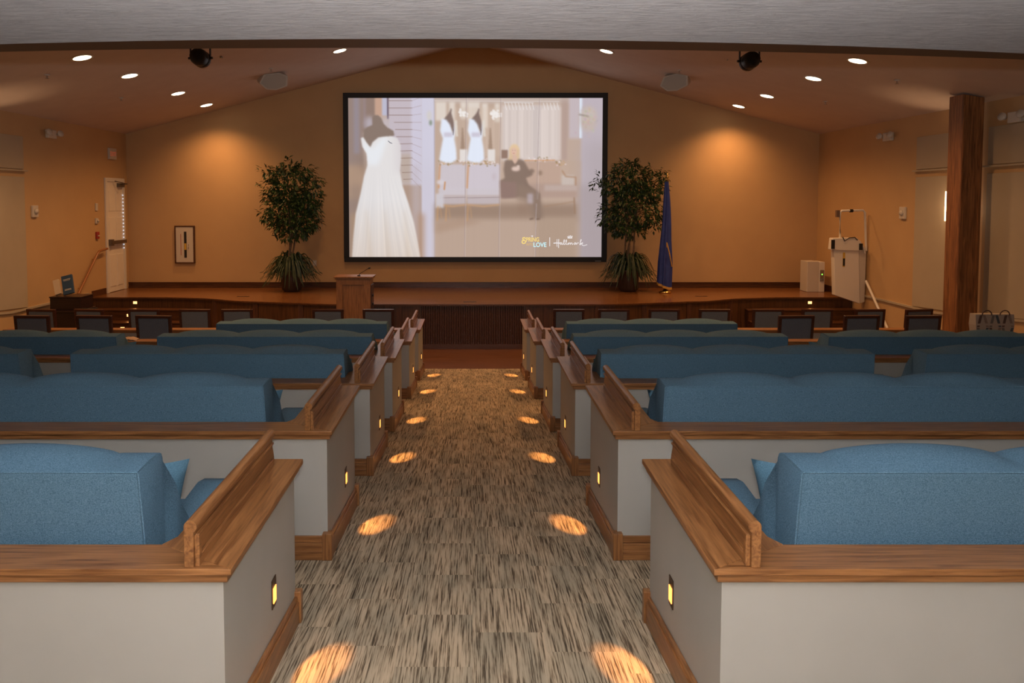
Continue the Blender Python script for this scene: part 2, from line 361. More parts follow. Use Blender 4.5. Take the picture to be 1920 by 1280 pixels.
# ------------------------------------------------------------------ half walls with oak caps
ROWS = [(2.325, 1.602), (4.04, 1.514), (5.764, 1.355), (7.404, 1.211), (9.38, 1.008), (10.994, .878)]
ORD = ['nearest the camera', 'second from the camera', 'third from the camera', 'fourth from the camera', 'fifth from the camera', 'farthest, next to the stage']
XE = 6.75
def partition(d, zc, s, n):
    side = 'left' if s < 0 else 'right'
    org = (s*.785, d+.03, ramp(d+.03))
    t = thing('low_partition', 'grey L-shaped low partition with oak cap %s of the aisle, %s' % (side, ORD[n]), 'partition', org, group='low partitions along the aisle')
    L = 1.02; cw = .255; ld = .175
    X = lambda a: s*a
    # painted body
    m = MB(); wb = lambda y: ramp(y)+.001
    zt = zc-.05
    m.hexa(X(.785), X(XE), d+.035, d+.15, wb, zt)
    m.hexa(X(.785), X(.97), d+.15, d+L-.03, wb, zt)
    m.build('wall_body', half_wall, t, org)
    # oak cap: top board and moulding below, L-shaped
    m = MB()
    def lshape(i, z0, z1, mi):
        a = .75+i
        m.prism([(X(a), d+i), (X(XE+.03-i), d+i), (X(XE+.03-i), d+ld-i*.3), (X(.75+cw+.03), d+ld-i*.3)], z0, z1, 'z', mi=0)
        m.prism([(X(a), d+i+.0004), (X(.75+cw+.03), d+ld-i*.3+.0004), (X(.75+cw-i*.3), d+ld+.06), (X(.75+cw-i*.3), d+L-i), (X(a), d+L-i)], z0, z1, 'z', mi=1)
    lshape(0, zc-.022, zc, 0); m.build('cap', [oak_x, oak_y], t, org, bevel=.003)
    m = MB(); lshape(.016, zc-.05, zc-.0225, 0); m.build('cap_moulding', [oak_x, oak_y], t, org, bevel=.002)
    # upright book board on the side cap
    y0, y1 = d+.008, d+L-.03; H = .135
    m = MB()
    prof = [(y0, zc), (y1-.0, zc), (y1-.012, zc+.035), (y1-.03, zc+.07), (y1-.036, zc+H), (y0, zc+H)]
    m.prism(prof, X(.868), X(.898), 'x')
    b = m.build('book_board', oak_y, t, org, bevel=.003)
    m = MB(); m.tube([(X(.876), y0-.001, zc+H-.004), (X(.876), y1-.034, zc+H-.004)], .0205, 14)
    m.build('rounded_nose', oak_y, b, org)
    m = MB(); m.hexa(X(.857), X(.868), y0+.02, y1-.05, zc+.092, zc+.1); m.hexa(X(.857), X(.868), y0+.02, y1-.05, zc, zc+.028)
    m.prism([(y0+.012, zc), (y0+.035, zc), (y0+.035, zc+.06), (y0+.02, zc+.09), (y0+.012, zc+.10)], X(.853), X(.868), 'x')
    m.build('panel_moulding', oak_y, b, org, bevel=.002)
    # baseboards
    m = MB()
    m.hexa(X(.765), X(.785), d+.055, d+L-.045, wb, lambda y: ramp(y)+.10); m.hexa(X(.772), X(.785), d+.055, d+L-.045, lambda y: ramp(y)+.10, lambda y: ramp(y)+.125)
    m.build('baseboard', oak_y, t, org, bevel=.003)
    zf = ramp(d+.02)+.001
    m = MB(); m.box(X(.81), X(XE), d+.012, d+.034, zf, zf+.092); m.box(X(.81), X(XE), d+.019, d+.034, zf+.092, zf+.128); m.box(X(.81), X(XE), d+.008, d+.034, zf, zf+.05)
    m.build('baseboard', oak_x, t, org, bevel=.003)
    m = MB(); m.hexa(X(.757), X(.81), d+.0, d+.055, wb, zf+.148); m.build('corner_block', oak_z, t, org, bevel=.004)
    m = MB(); m.hexa(X(.757), X(.80), d+L-.045, d+L-.005, wb, ramp(d+L)+.148); m.build('corner_block', oak_z, t, org, bevel=.004)
    # step light in the aisle face
    yl = d+.625; zl = ramp(yl)+.285
    step_light_parts(t, org, (X(.785), yl, zl), (-s, 0, 0), .038, .06, P_STEP, (X(.60), yl-.03, ramp(yl)), ps=(.058, .115), cone=31)
    return t
for n, (d, zc) in enumerate(ROWS):
    for s in (-1, 1): partition(d, zc, s, n)

# ------------------------------------------------------------------ sofas
def sofa_top(x, hw=1.06):
    pw = .135
    a = abs(x)
    if a > hw-pw: return .930
    u = (x+hw-pw)/(2*(hw-pw))*3; f = u-math.floor(min(u, 2.999)); f = min(max(f, 0), 1)
    return .926+.040*(max(0, sin(pi*f)))**.6
def make_sofa(lab, s_in):
    t = thing('sofa', lab, 'sofa')
    N = 120; rings = []; HW = 1.065
    for i in range(N+1):
        x = -HW+2*HW*i/N; h = sofa_top(x)
        k = lambda z: x*(1+.028*(1-z/.95))
        pr = [(.02, .13), (.0, .45), (-.046, .905), (-.047, .915), (-.044, .920), (-.034, .922), (.0, .923+(h-.923)*.4), (.05, .923+(h-.923)*.85), (.10, h), (.135, h-.004), (.15, h-.012), (.158, h-.03), (.18, h-.2), (.22, .42), (.22, .13)]
        rings.append([(k(z), y, z) for y, z in pr])
    m = MB(); m.loft(rings); m.build('backrest', teal, t)
    m = MB()
    for zz in (-.068,):
        pts = [(-HW+2*HW*i/60, -.048, .0) for i in range(61)]
        m.tube([(p[0]*1.002, -.046, .918) for p in pts], .0035, 6)
    for s in (-1, 1): m.tube([(s*HW*1.026, .018, .14), (s*HW*1.014, -.001, .45), (s*HW*1.002, -.046, .918)], .0045, 6)
    m.build('piping', teal, t)
    for s in (-1, 1):      # low swooping arms that flare out
        prof_top = [(-.044, .920), (.13, .926), (.155, .895), (.19, .80), (.235, .70), (.30, .61), (.38, .565), (.48, .55), (.62, .56), (.76, .575), (.84, .56), (.88, .50)]
        rings = []
        for y, z in prof_top:
            fl = .03+.05*min(1, max(0, (y-.15)/.6))
            if y < .16: xi, xo = HW-.10, HW+.004
            else: xi, xo = HW-.10, HW+.004+fl*.9
            kk = .018 if y < .16 else 0
            yy = lambda zq: y if y > 0 else y+.046*(1-min(1, max(0, (zq-.4)/.5)))+.02*(zq < .2)
            rings.append([(s*xi, yy(.14), .14), (s*(xo+kk), yy(.14), .14), (s*(xo+kk*.5), yy(z*.6), z*.6), (s*xo, y, z-.008), (s*(xo-.006), y, z), (s*(xi+.01), y, z), (s*xi, y, z-.012)])
        m = MB(); m.loft(rings); m.build('arm', teal, t)
    MB().box(-HW+.10, HW-.10, .22, .86, .14, .30).build('seat_base', teal, t, bevel=.02)
    for k in range(3):
        x0 = -HW+.105+k*(2*HW-.21)/3; m = MB(); m.box(x0+.004, x0+(2*HW-.21)/3-.004, .225, .90, .302, .45); m.build('seat_cushion', teal, t, bevel=.035, seg=3)
    for sx_ in (-1, 1):
        for y in (.06, .80):
            top = .139; bot = -.0963*y+.002
            m = MB(); x = sx_*(HW-.10)
            m.loft([[(x-r, y-r, z), (x+r, y-r, z), (x+r, y+r, z), (x-r, y+r, z)] for r, z in ((.018, bot), (.03, top))], smooth=False)
            m.build('leg', dark_z, t)
    return t
def make_pillow(mir):
    m = MB(); n = 12; vs = []; fs = []
    for side in (1, -1):
        b = len(vs)
        for i in range(n+1):
            for j in range(n+1):
                u, v = -1+2*i/n, -1+2*j/n
                th = .075*((1-u*u)*(1-v*v))**.38
                pin = 1-.07*(1-abs(u)**2)*abs(v)**3; pin2 = 1-.07*(1-abs(v)**2)*abs(u)**3
                vs.append((u*.21*pin2, side*th, .21+v*.21*pin))
        for i in range(n):
            for j in range(n):
                a = b+i*(n+1)+j; fs.append((a, a+1, a+n+2, a+n+1) if side > 0 else (a, a+n+1, a+n+2, a+1))
    m.add(vs, fs, True); return m
proto = None
sofa_spots = []
for n in range(5):
    d = ROWS[n][0]
    for s in (-1, 1):
        sofa_spots.append((n, s, 0))
        if n in (1, 2, 3): sofa_spots.append((n, s, 1))
rowname = ['in the row nearest the camera', 'in the second row from the camera', 'in the third row from the camera', 'in the fourth row from the camera', 'in the fifth row, nearest the stage']
pill_proto = None
for n, s, k in sofa_spots:
    if n == 1 and k == 1: continue
    side = 'left' if s < 0 else 'right'
    if n in (2, 3): where = 'beside the aisle' if k == 0 else 'near the %s wall' % side
    else: where = 'beside the aisle'
    lab = 'teal sofa %s of the aisle, %s row from the camera, %s' % (side, ['first', 'second', 'third', 'fourth', 'fifth'][n], where)
    d = ROWS[n][0]; y = d+(.235 if n != 3 else .24)
    inner = 3.56 if k else {(0, -1): 1.117, (0, 1): 1.10, (1, -1): 1.17, (1, 1): 1.077, (4, -1): 1.083, (4, 1): 1.19}.get((n, s), 1.012)
    xc = s*(inner+1.065)
    if proto is None: proto = o = make_sofa(lab, s)
    else: o = copy_tree(proto); o['label'] = lab
    o.location = (xc, y, ramp(y)+.006); o['group'] = 'teal sofas in rows'
    o.scale = (1, 1, .964 if n == 0 else 1.0)
    if k == 0 and n in (0, 1, 2, 4) or (k == 1 and n == 3):
        plab = 'teal pillow at the aisle end of the %s sofa, %s row from the camera' % (side, ['first', 'second', 'third', 'fourth', 'fifth'][n]) if k == 0 else 'teal pillow on the fourth-row sofa by the %s wall' % side
        if pill_proto is None:
            pill_proto = po = make_pillow(1).build('throw_pillow', teal_d)
        else:
            po = pill_proto.copy(); COL.objects.link(po)
        set_props(po, plab, 'pillow', 'teal throw pillows')
        po.location = (xc-s*.85, y+.37, ramp(y)+.006+(.436 if n == 0 else .452)); po.scale = (.84, .84, .84); po.rotation_euler = (radians(10), radians(-s*6), radians(-s*38))

# ------------------------------------------------------------------ chairs
def make_chair(lab):
    t = thing('side_chair', lab, 'chair')
    m = MB(); H = 1.0
    for s in (-1, 1):
        m.prism([(s*.205, .42), (s*.235, .42), (s*.245, H), (s*.205, H)], -.02, .02, 'y')
    m.prism([(-.245, H-.035), (.245, H-.035), (.24, H), (-.24, H)], -.022, .022, 'y'); m.box(-.21, .21, -.02, .02, .50, .54)
    M = Matrix.Translation((0, 0, .42)) @ Matrix.Rotation(radians(5), 4, 'X') @ Matrix.Translation((0, 0, -.42))
    m.xform(M); m.build('back_frame', dark_cherry, t, bevel=.004)
    m = MB(); m.prism([(-.203, .541), (.203, .541), (.206, H-.037), (-.206, H-.037)], -.022, .03, 'y'); m.xform(M); m.build('back_pad', grey_up, t, bevel=.012)
    MB().box(-.235, .235, -.01, .46, .40, .435).build('seat_frame', dark_cherry, t, bevel=.004)
    MB().box(-.225, .225, .03, .46, .436, .49).build('seat', grey_up, t, bevel=.02)
    for s in (-1, 1):
        for y, k in ((.01, -.03), (.43, 0)):
            x = s*.21; m = MB()
            m.loft([[(x-r, y+dy-r, z), (x+r, y+dy-r, z), (x+r, y+dy+r, z), (x-r, y+dy+r, z)] for r, z, dy in ((.013, .0, k), (.02, .40, 0))], smooth=False)
            m.build('leg', dark_cherry, t)
    return t
cp = None
def chair(cx_, y, rz, lab, group):
    global cp
    if cp is None: cp = o = make_chair(lab)
    else: o = copy_tree(cp); o['label'] = lab
    # legs stand on the (almost flat) foot of the ramp
    o.location = (cx_, y, ramp(y-.02)+.001); o.rotation_euler = (0, 0, rz); o['group'] = group
nth = ['first', 'second', 'third', 'fourth', 'fifth', 'sixth', 'seventh', 'eighth']
frontL = [710, 616, 446, 367, 272, 170, 81]; frontR = [1066, 1150, 1244, 1338, 1438, 1530, 1628, 1719]
for side, lst in (('left', frontL), ('right', frontR)):
    for i, px in enumerate(lst):
        p = P(px, 579, 12.0); rz = 0
        if side == 'left' and i >= 5: rz = radians(-8)
        if side == 'right' and i == 6: rz = radians(4)
        if side == 'right' and i == 7: rz = radians(12)
        chair(p.x, 12.0, rz, 'slate-blue wooden side chair in the front row, %s one %s of the aisle' % (nth[i], side), 'front row chairs below the stage')
backL = [291, 180, 64]; backR = [1490, 1612, 1727]
for side, lst in (('left', backL), ('right', backR)):
    for i, px in enumerate(lst):
        p = P(px, 591, 10.2)
        chair(p.x, 10.2, radians(-4 if side == 'left' else 4), 'slate-blue side chair in the rear chair row, %s on the %s' % (['nearest the aisle', 'middle one', 'outermost'][i], side), 'second row of chairs behind the front row')

# ------------------------------------------------------------------ projection screen
sc0 = P(643, 174, 16.62); sc1 = P(1137, 491, 16.62)
x0, x1, z1, z0 = sc0.x, sc1.x, sc0.z, sc1.z; bw = .108
org = ((x0+x1)/2, 16.62, z0)
t = thing('projection_screen', 'wide wall-mounted projection screen with black frame showing a bridal shop', 'screen', org)
m = MB(); m.box(x0, x1, 16.60, 16.66, z1-bw, z1); m.box(x0, x1, 16.60, 16.66, z0, z0+bw); m.box(x0, x0+bw, 16.60, 16.66, z0+bw, z1-bw); m.box(x1-bw, x1, 16.60, 16.66, z0+bw, z1-bw)
m.build('frame', black, t, org, bevel=.006)
MB().box(x0+.1, x1-.1, 16.665, 16.699, z0+.1, z1-.1).build('mounting_bracket', black_metal, t, org)
MB().box(x1-.25, x1-.12, 16.594, 16.599, z0+.015, z0+.03).build('maker_plate', grey_metal, t, org)
def paint_picture():
    """the film still on the screen; coordinates as 0..1788 x 0..1120"""
    W, H = 894, 560; sc = .5
    img = np.zeros((H, W, 3)); YY, XX = np.mgrid[0:H, 0:W]; YY = (YY+.5)/sc+90; XX = (XX+.5)/sc+50
    rng = np.random.RandomState(3)
    def blend(mask, c):
        img[:] = img*(1-mask[..., None])+np.array(c)/255.*mask[..., None]
    def blur1(a, r, ax):
        if r < 1: return a
        k = np.ones(2*r+1)/(2*r+1); pad = [(0, 0)]*a.ndim; pad[ax] = (r, r); b = np.pad(a, pad, mode='edge')
        cs = np.cumsum(b, axis=ax); z = np.zeros_like(np.take(cs, [0], axis=ax)); cs = np.concatenate([z, cs], axis=ax)
        n = a.shape[ax]; return (np.take(cs, range(2*r+1, 2*r+1+n), axis=ax)-np.take(cs, range(0, n), axis=ax))/(2*r+1)
    def blur(a, r): return blur1(blur1(blur1(blur1(a, r, 0), r, 1), r, 0), r, 1)
    def pmask(pts):
        ins = np.zeros((H, W), bool); n = len(pts)
        for i in range(n):
            ax, ay = pts[i]; bx, by = pts[(i+1) % n]
            if ay == by: continue
            c = ((ay > YY) != (by > YY)) & (XX < (bx-ax)*(YY-ay)/(by-ay)+ax); ins ^= c
        return ins.astype(float)
    def poly(pts, c, a=1, b=1): blend(blur(pmask(pts), b)*a, c)
    def rect(x0, y0, x1, y1, c, a=1, b=1): poly([(x0, y0), (x1, y0), (x1, y1), (x0, y1)], c, a, b)
    def ell(cx, cy, rx, ry, c, a=1, b=1): blend(blur((((XX-cx)/rx)**2+((YY-cy)/ry)**2 < 1).astype(float), b)*a, c)
    def line(pts, wd, c, a=1, b=0):
        mk = np.zeros((H, W))
        for (ax, ay), (bx, by) in zip(pts[:-1], pts[1:]):
            L2 = max((bx-ax)**2+(by-ay)**2, 1e-6); tt = np.clip(((XX-ax)*(bx-ax)+(YY-ay)*(by-ay))/L2, 0, 1)
            dd = np.hypot(XX-ax-tt*(bx-ax), YY-ay-tt*(by-ay)); mk = np.maximum(mk, np.clip(wd/2+1-dd, 0, 1.5)/1.5)
        blend((blur(mk, b) if b else mk)*a, c)
    img[:] = np.array((190, 170, 160))/255.
    # left room behind the gown
    rect(50, 90, 160, 1215, (150, 130, 122), 1, 6); rect(90, 90, 130, 480, (150, 140, 150), .8, 5); rect(50, 560, 170, 800, (178, 148, 125), .8, 10); rect(60, 700, 150, 900, (150, 128, 116), .6, 12); rect(60, 900, 140, 1215, (170, 140, 115), .8, 10)
    rect(150, 90, 250, 330, (140, 118, 108), .9, 5); rect(240, 90, 295, 220, (196, 160, 140), 1, 3); rect(290, 90, 330, 215, (188, 186, 205), 1, 2); rect(325, 90, 338, 240, (105, 90, 105), .9, 1)
    rect(160, 90, 175, 300, (158, 142, 150), .7, 4); rect(130, 480, 190, 600, (140, 118, 104), .5, 14)
    # slatted wall
    rect(338, 90, 510, 700, (196, 184, 192), 1, 2); rect(400, 480, 505, 700, (186, 168, 156), .9, 10); rect(495, 90, 572, 740, (206, 200, 216), 1, 4); rect(380, 700, 572, 1215, (172, 146, 130), 1, 4); rect(505, 560, 545, 1100, (190, 178, 184), .6, 10)
    for k in range(12):
        y = 112+k*50 if k < 11 else 660
        line([(338 if k < 3 else 350+k*8, y), (500, y-2 if k > 5 else y)], 3.2, (132, 104, 92), .9)
        line([(500, y), (568, y+(k-3)*9)], 2.6, (150, 125, 120), .5)
    rect(566, 90, 660, 1215, (208, 204, 220), 1, 2); rect(566, 560, 660, 1215, (200, 192, 202), .7, 40); rect(540, 900, 585, 1215, (176, 140, 116), .8, 10); rect(652, 90, 660, 1215, (176, 168, 180), .8, 1)
    ell(620, 215, 16, 35, (210, 204, 196), .8, 4); ell(630, 265, 10, 20, (120, 135, 110), .8, 3)
    # mirror room
    rect(660, 90, 1700, 1215, (192, 168, 152), 1, 1); rect(660, 90, 1700, 130, (196, 178, 168), 1, 3); line([(660, 112), (1530, 118)], 3, (224, 214, 210), .9)
    # racks of hanging gowns, mirror repeats
    for (xa, xb, yt, yb) in ((664, 740, 120, 250), (760, 800, 120, 300), (840, 880, 120, 240), (888, 975, 120, 250), (990, 1030, 130, 300), (1080, 1115, 130, 260)):
        rect(xa, yt, xb, yb, (224, 212, 202), .95, 4)
    for xx in range(800, 1115, 24): rect(xx, 160, xx+12, 500, tuple(np.array((208, 186, 168))+rng.randint(-16, 18)), .6, 4)
    rect(1130, 140, 1545, 530, (214, 200, 194), 1, 5); rect(1340, 150, 1395, 530, (196, 184, 182), .8, 6)
    for xx in range(1134, 1540, 9):
        q = rng.randint(-16, 18); rect(xx, 150+rng.randint(0, 25), xx+5+rng.randint(0, 5), 515+rng.randint(-30, 15), (216+q, 202+q, 196+q), .65, 2)
    for xx in list(range(1150, 1345, 24))+list(range(1420, 1530, 24)): line([(xx, 128), (xx+12, 175)], 4, (236, 230, 228), .8)
    line([(1145, 124), (1350, 126)], 4, (228, 222, 222), .9); rect(1545, 100, 1600, 530, (178, 154, 146), .8, 7)
    rect(1600, 90, 1700, 530, (196, 182, 186), 1, 4); rect(1590, 375, 1690, 700, (190, 166, 150), .9, 5); rect(1674, 92, 1700, 372, (225, 236, 250), 1, 1)
    rect(1690, 90, 1840, 1215, (190, 178, 186), 1, 4); rect(1700, 400, 1840, 1215, (176, 164, 168), .7, 30); rect(1655, 700, 1840, 1215, (166, 152, 154), .6, 14)
    ell(1735, 240, 62, 90, (196, 180, 172), .95, 8); ell(1740, 210, 45, 50, (202, 190, 184), .6, 8); line([(1672, 208), (1735, 220)], 8, (128, 112, 106), .7, 2)
    for _ in range(60):
        a, b = rng.normal(1738, 28), rng.normal(245, 38); ell(a, b, 7, 6, (180+rng.randint(-10, 30), 164+rng.randint(-10, 30), 154+rng.randint(-10, 30)), .5, 2)
    # floor of the mirror room
    rect(660, 830, 1660, 960, (152, 128, 112), .9, 10); rect(660, 940, 1660, 1215, (186, 162, 146), 1, 12); rect(1370, 930, 1660, 1215, (174, 150, 132), .8, 10)
    poly([(660, 960), (850, 930), (1000, 960), (660, 1040)], (168, 138, 118), .5, 8)
    # settees
    def settee(xa, xb, colr, y0=555):
        rect(xa, y0, xb, 730, colr, 1, 3); rect(xa-4, 720, xb, 775, (206, 198, 206), .9, 3); rect(xa, 775, xb, 835, (192, 180, 184), .9, 3); line([(xa, 790), (xb, 786)], 4, (150, 130, 130), .8)
        line([(xa, 838), ((xa+xb)/2, 850), (xb, 838)], 10, (196, 156, 122), .9, 2)
    settee(690, 876, (204, 194, 200)); settee(886, 1114, (206, 196, 204)); rect(1290, 535, 1545, 700, (190, 162, 146), .95, 4); rect(1290, 690, 1660, 790, (178, 152, 140), .95, 5); rect(1430, 700, 1660, 740, (190, 170, 162), .9, 4)
    rect(1550, 630, 1640, 700, (200, 186, 178), .9, 3); line([(1555, 600), (1580, 640), (1650, 645), (1650, 700)], 9, (170, 132, 106), .8, 2); line([(1640, 790), (1645, 900)], 9, (150, 118, 94), .8, 2); line([(1430, 850), (1560, 830), (1640, 815)], 8, (162, 130, 106), .6, 2)
    for xx in (690, 890): line([(xx+5, 560), (xx, 640), (xx-5, 720)], 10, (205, 150, 108), .9, 2)
    ell(700, 680, 28, 18, (214, 206, 210), .9, 3); line([(730, 680), (725, 730)], 10, (196, 140, 96), .9, 1); rect(664, 760, 720, 860, (206, 200, 206), .9, 3)
    for xx in (680, 740, 892): line([(xx, 850), (xx-5, 950)], 9, (196, 152, 112), .8, 2); line([(xx+15, 850), (xx+25, 930)], 6, (196, 152, 112), .6, 2)
    ell(1075, 640, 14, 26, (196, 182, 188), .7, 4)
    # flowers and pots on the shelf
    for cx_, cy_ in ((720, 540), (770, 540), (905, 545), (955, 545), (1020, 535), (1060, 545), (860, 530), (1370, 515), (1430, 520), (1545, 545)):
        for _ in range(14): ell(rng.normal(cx_, 20), rng.normal(cy_, 10), 6, 5, [(236, 226, 222), (196, 160, 120), (150, 130, 96), (226, 206, 206)][rng.randint(4)], .8, 1)
    line([(1290, 528), (1500, 526)], 7, (206, 150, 108), .8, 1)
    for xx in (835, 1030): rect(xx, 450, xx+52, 535, (226, 218, 214), 1, 2); poly([(xx+5, 448), (xx+14, 300), (xx+22, 300), (xx+34, 448)], (150, 124, 106), .7, 2)
    for cx_, cy_ in ((858, 200), (1068, 215), (1095, 205)):
        for _ in range(18): ell(rng.normal(cx_, 14), rng.normal(cy_, 16), 9, 8, (240, 234, 230), .8, 1)
    rect(1126, 455, 1172, 515, (140, 112, 98), .9, 2)
    # two small white gowns on dark forms
    for xx in (0, 194):
        poly([(722+xx, 240), (752+xx, 205), (766+xx, 182), (770+xx, 165), (778+xx, 168), (776+xx, 200), (790+xx, 250), (798+xx, 300), (792+xx, 345), (770+xx, 300)], (128, 108, 101), .95, 2)
        poly([(706+xx, 238), (738+xx, 242), (764+xx, 275), (788+xx, 352), (796+xx, 300), (800+xx, 250), (806+xx, 300), (796+xx, 380), (808+xx, 450), (812+xx, 520), (780+xx, 545), (720+xx, 540), (690+xx, 525), (702+xx, 450), (716+xx, 375), (696+xx, 320)], (226, 232, 246), 1, 3)
        rect(722+xx, 332, 785+xx, 365, (196, 186, 200), .7, 3); line([(790+xx, 310), (788+xx, 350)], 4, (90, 84, 96), .9)
        poly([(800+xx, 245), (815+xx, 250), (822+xx, 360), (806+xx, 360)], (222, 214, 204), .9, 2)
    # seated woman in dark suit
    poly([(1150, 530), (1185, 512), (1245, 512), (1285, 530), (1320, 590), (1350, 625), (1330, 640), (1300, 650), (1320, 700), (1400, 760), (1410, 930), (1370, 930), (1340, 800), (1260, 780), (1180, 790), (1130, 790), (1118, 670), (1150, 650), (1142, 590)], (128, 108, 97), .85, 3)
    poly([(1118, 670), (1230, 680), (1240, 790), (1120, 795)], (146, 120, 112), .9, 4); poly([(1240, 690), (1390, 740), (1430, 930), (1350, 935), (1300, 820), (1230, 800)], (146, 124, 110), .75, 7)
    rect(1310, 760, 1350, 830, (190, 176, 184), .7, 4); rect(1240, 830, 1320, 900, (150, 124, 108), .6, 10); line([(1330, 940), (1350, 935)], 10, (100, 80, 70), .7, 2); line([(1375, 940), (1395, 938)], 10, (100, 80, 70), .7, 2)
    ell(1218, 455, 34, 42, (226, 196, 158), 1, 3); poly([(1184, 450), (1180, 500), (1170, 525), (1200, 525), (1245, 525), (1256, 500), (1250, 450)], (216, 186, 152), .95, 3); ell(1214, 465, 20, 28, (222, 186, 166), 1, 2); poly([(1205, 490), (1232, 490), (1240, 530), (1222, 555), (1205, 530)], (214, 180, 162), 1, 2)
    ell(1206, 458, 3, 2.5, (90, 70, 64), .8, 0); ell(1222, 458, 3, 2.5, (90, 70, 64), .8, 0); line([(1208, 478), (1219, 478)], 3, (180, 110, 104), .8); ell(1228, 586, 30, 17, (220, 194, 182), 1, 3); ell(1245, 570, 12, 10, (222, 198, 188), .9, 2)
    ell(1340, 602, 18, 16, (130, 110, 98), .8, 3); ell(1400, 615, 15, 18, (140, 116, 100), .7, 3)
    # mirror joints
    for xx, yb in ((880, 1215), (1122, 1215), (1393, 800), (1370, 1215)):
        line([(xx, 90 if xx != 1370 else 830), (xx-(14 if xx < 1300 else 20 if xx == 1393 else 0), yb)], 2.6, (160, 142, 144), .75); line([(xx+6, 90 if xx != 1370 else 830), (xx-8, yb)], 2, (222, 212, 214), .45)
    # the big gown on its grey-brown form
    ell(320, 290, 48, 60, (196, 186, 194), .7, 8); ell(200, 270, 30, 50, (196, 190, 206), .7, 8)
    poly([(222, 228), (235, 212), (262, 212), (285, 232), (300, 270), (330, 300), (368, 320), (376, 352), (330, 372), (262, 400), (215, 470), (180, 420), (158, 372), (160, 320), (185, 295), (222, 280)], (138, 120, 110), 1, 2)
    gown = [(140, 372), (158, 366), (178, 400), (206, 436), (222, 400), (262, 368), (300, 362), (350, 358), (395, 372), (418, 420), (420, 520), (412, 600), (430, 700), (470, 820), (510, 960), (540, 1120), (556, 1215), (70, 1215), (82, 1060), (100, 900), (135, 760), (160, 640), (185, 560), (180, 480), (150, 430)]
    g = blur(pmask(gown), 2); blend(g, (226, 222, 222))
    acc = blur1(blur1(rng.normal(0, 1, (1, W)), 5, 1), 3, 1); acc = acc/np.abs(acc).max()
    fold = np.repeat(acc, H, 0); cxg = 280+(YY-600)*.06; wdt = np.clip(60+(YY-360)*.32, 60, 420)
    u = (XX-cxg)/wdt; idx = np.clip(((u+1.2)/2.4*W).astype(int), 0, W-1); fold = acc[0][idx]
    low = np.clip((YY-560)/300, 0, 1)
    img[:] += (g*fold*.035*low)[..., None]*np.array((1, .9, .75)); img[:] -= (g*np.clip((YY-800)/415, 0, 1)*.10)[..., None]*np.array((.4, .75, 1.1))
    blend(g*blur(pmask([(140, 372), (215, 450), (300, 362), (330, 370), (260, 560), (190, 560)]), 8)*.6, (234, 240, 248)); blend(g*np.clip((XX-350)/80, 0, 1)*np.clip((640-YY)/60, 0, 1)*.5, (206, 196, 200))
    for a, b in ((470, 1215), (200, 1215), (330, 1215)): poly([(a-30, 880), (a-20, 880), (a+14, b), (a-14, b)], (206, 182, 156), .35, 7)
    line([(332, 392), (345, 404), (358, 408)], 4, (60, 62, 80), .9)
    # broad vertical haze of the projection
    vs = blur1(rng.normal(0, 1, (1, W)), 2, 1); img[:] *= (1+.005*vs/np.abs(vs).max())[..., None]
    img = np.clip(img, 0, 1)
    lin = np.where(img <= .04045, img/12.92, ((img+.055)/1.055)**2.4)
    return lin.reshape(H//2, 2, W//2, 2, 3).mean((1, 3))
pic = paint_picture(); ph, pw_ = pic.shape[:2]
def picture_mesh():
    a0, a1, b0, b1 = x0+bw-.004, x1-bw+.004, z0+bw-.004, z1-bw+.004
    gx = np.linspace(a0, a1, pw_)-org[0]; gz = np.linspace(b1, b0, ph)-org[2]
    GX, GZ = np.meshgrid(gx, gz); V = np.stack([GX.ravel(), np.full(GX.size, 16.64-org[1]), GZ.ravel()], 1)
    i = np.arange((ph-1)*pw_).reshape(ph-1, pw_)[:, :-1].ravel(); Fq = np.stack([i, i+pw_, i+pw_+1, i+1], 1)
    me = bpy.data.meshes.new('screen_picture'); me.from_pydata(V.tolist(), [], Fq.tolist())
    at = me.color_attributes.new('Col', 'FLOAT_COLOR', 'POINT'); c = np.ones((ph*pw_, 4), np.float32); c[:, :3] = pic.reshape(-1, 3); at.data.foreach_set('color', c.ravel())
    m = bpy.data.materials.new('projected_picture'); m.use_nodes = True; N, L, B = nodes(m)
    A = N.new('ShaderNodeAttribute'); A.attribute_name = 'Col'; L.new(A.outputs['Color'], B.inputs['Emission Color']); B.inputs['Emission Strength'].default_value = 1.0
    B.inputs['Base Color'].default_value = (.02, .02, .02, 1); B.inputs['Roughness'].default_value = .9; B.inputs['Specular IOR Level'].default_value = 0
    me.materials.append(m); o = bpy.data.objects.new('screen_picture', me); COL.objects.link(o); o.parent = t
    return o
picture_mesh()
# lettering on the screen picture
def emis(name, c, s=1.0): return mat(name, (.02, .02, .02), .9, emit=c, es=s, spec=0)
logo_y, logo_c, logo_w = emis('logo_yellow', (.92, .68, .22)), emis('logo_aqua', (.58, .88, .92)), emis('logo_white', (.85, .80, .80))
logo_o = emis('logo_ochre', (.72, .48, .20))
def SP(px, py): q = P(px, py, 16.635); return Vector((q.x, 16.635, q.z))
def text(body, px, py, hpx, mt, name, sx=1.0, shear=0, off=0):
    cu = bpy.data.curves.new(name, 'FONT'); cu.body = body; cu.size = 1; cu.shear = shear; cu.offset = off
    o = bpy.data.objects.new(name, cu); COL.objects.link(o); bpy.context.view_layer.update()
    me = bpy.data.meshes.new_from_object(o.evaluated_get(bpy.context.evaluated_depsgraph_get())); bpy.data.objects.remove(o)
    me.materials.clear(); me.materials.append(mt); o = bpy.data.objects.new(name, me); COL.objects.link(o)
    k = hpx*16.635/F/.70; p = SP(px, py)
    M = Matrix.Translation(p-Vector(org)) @ Matrix.Rotation(radians(90), 4, 'X') @ Matrix.Diagonal((k*sx, k, k, 1)); me.transform(M); o.parent = t
    return o
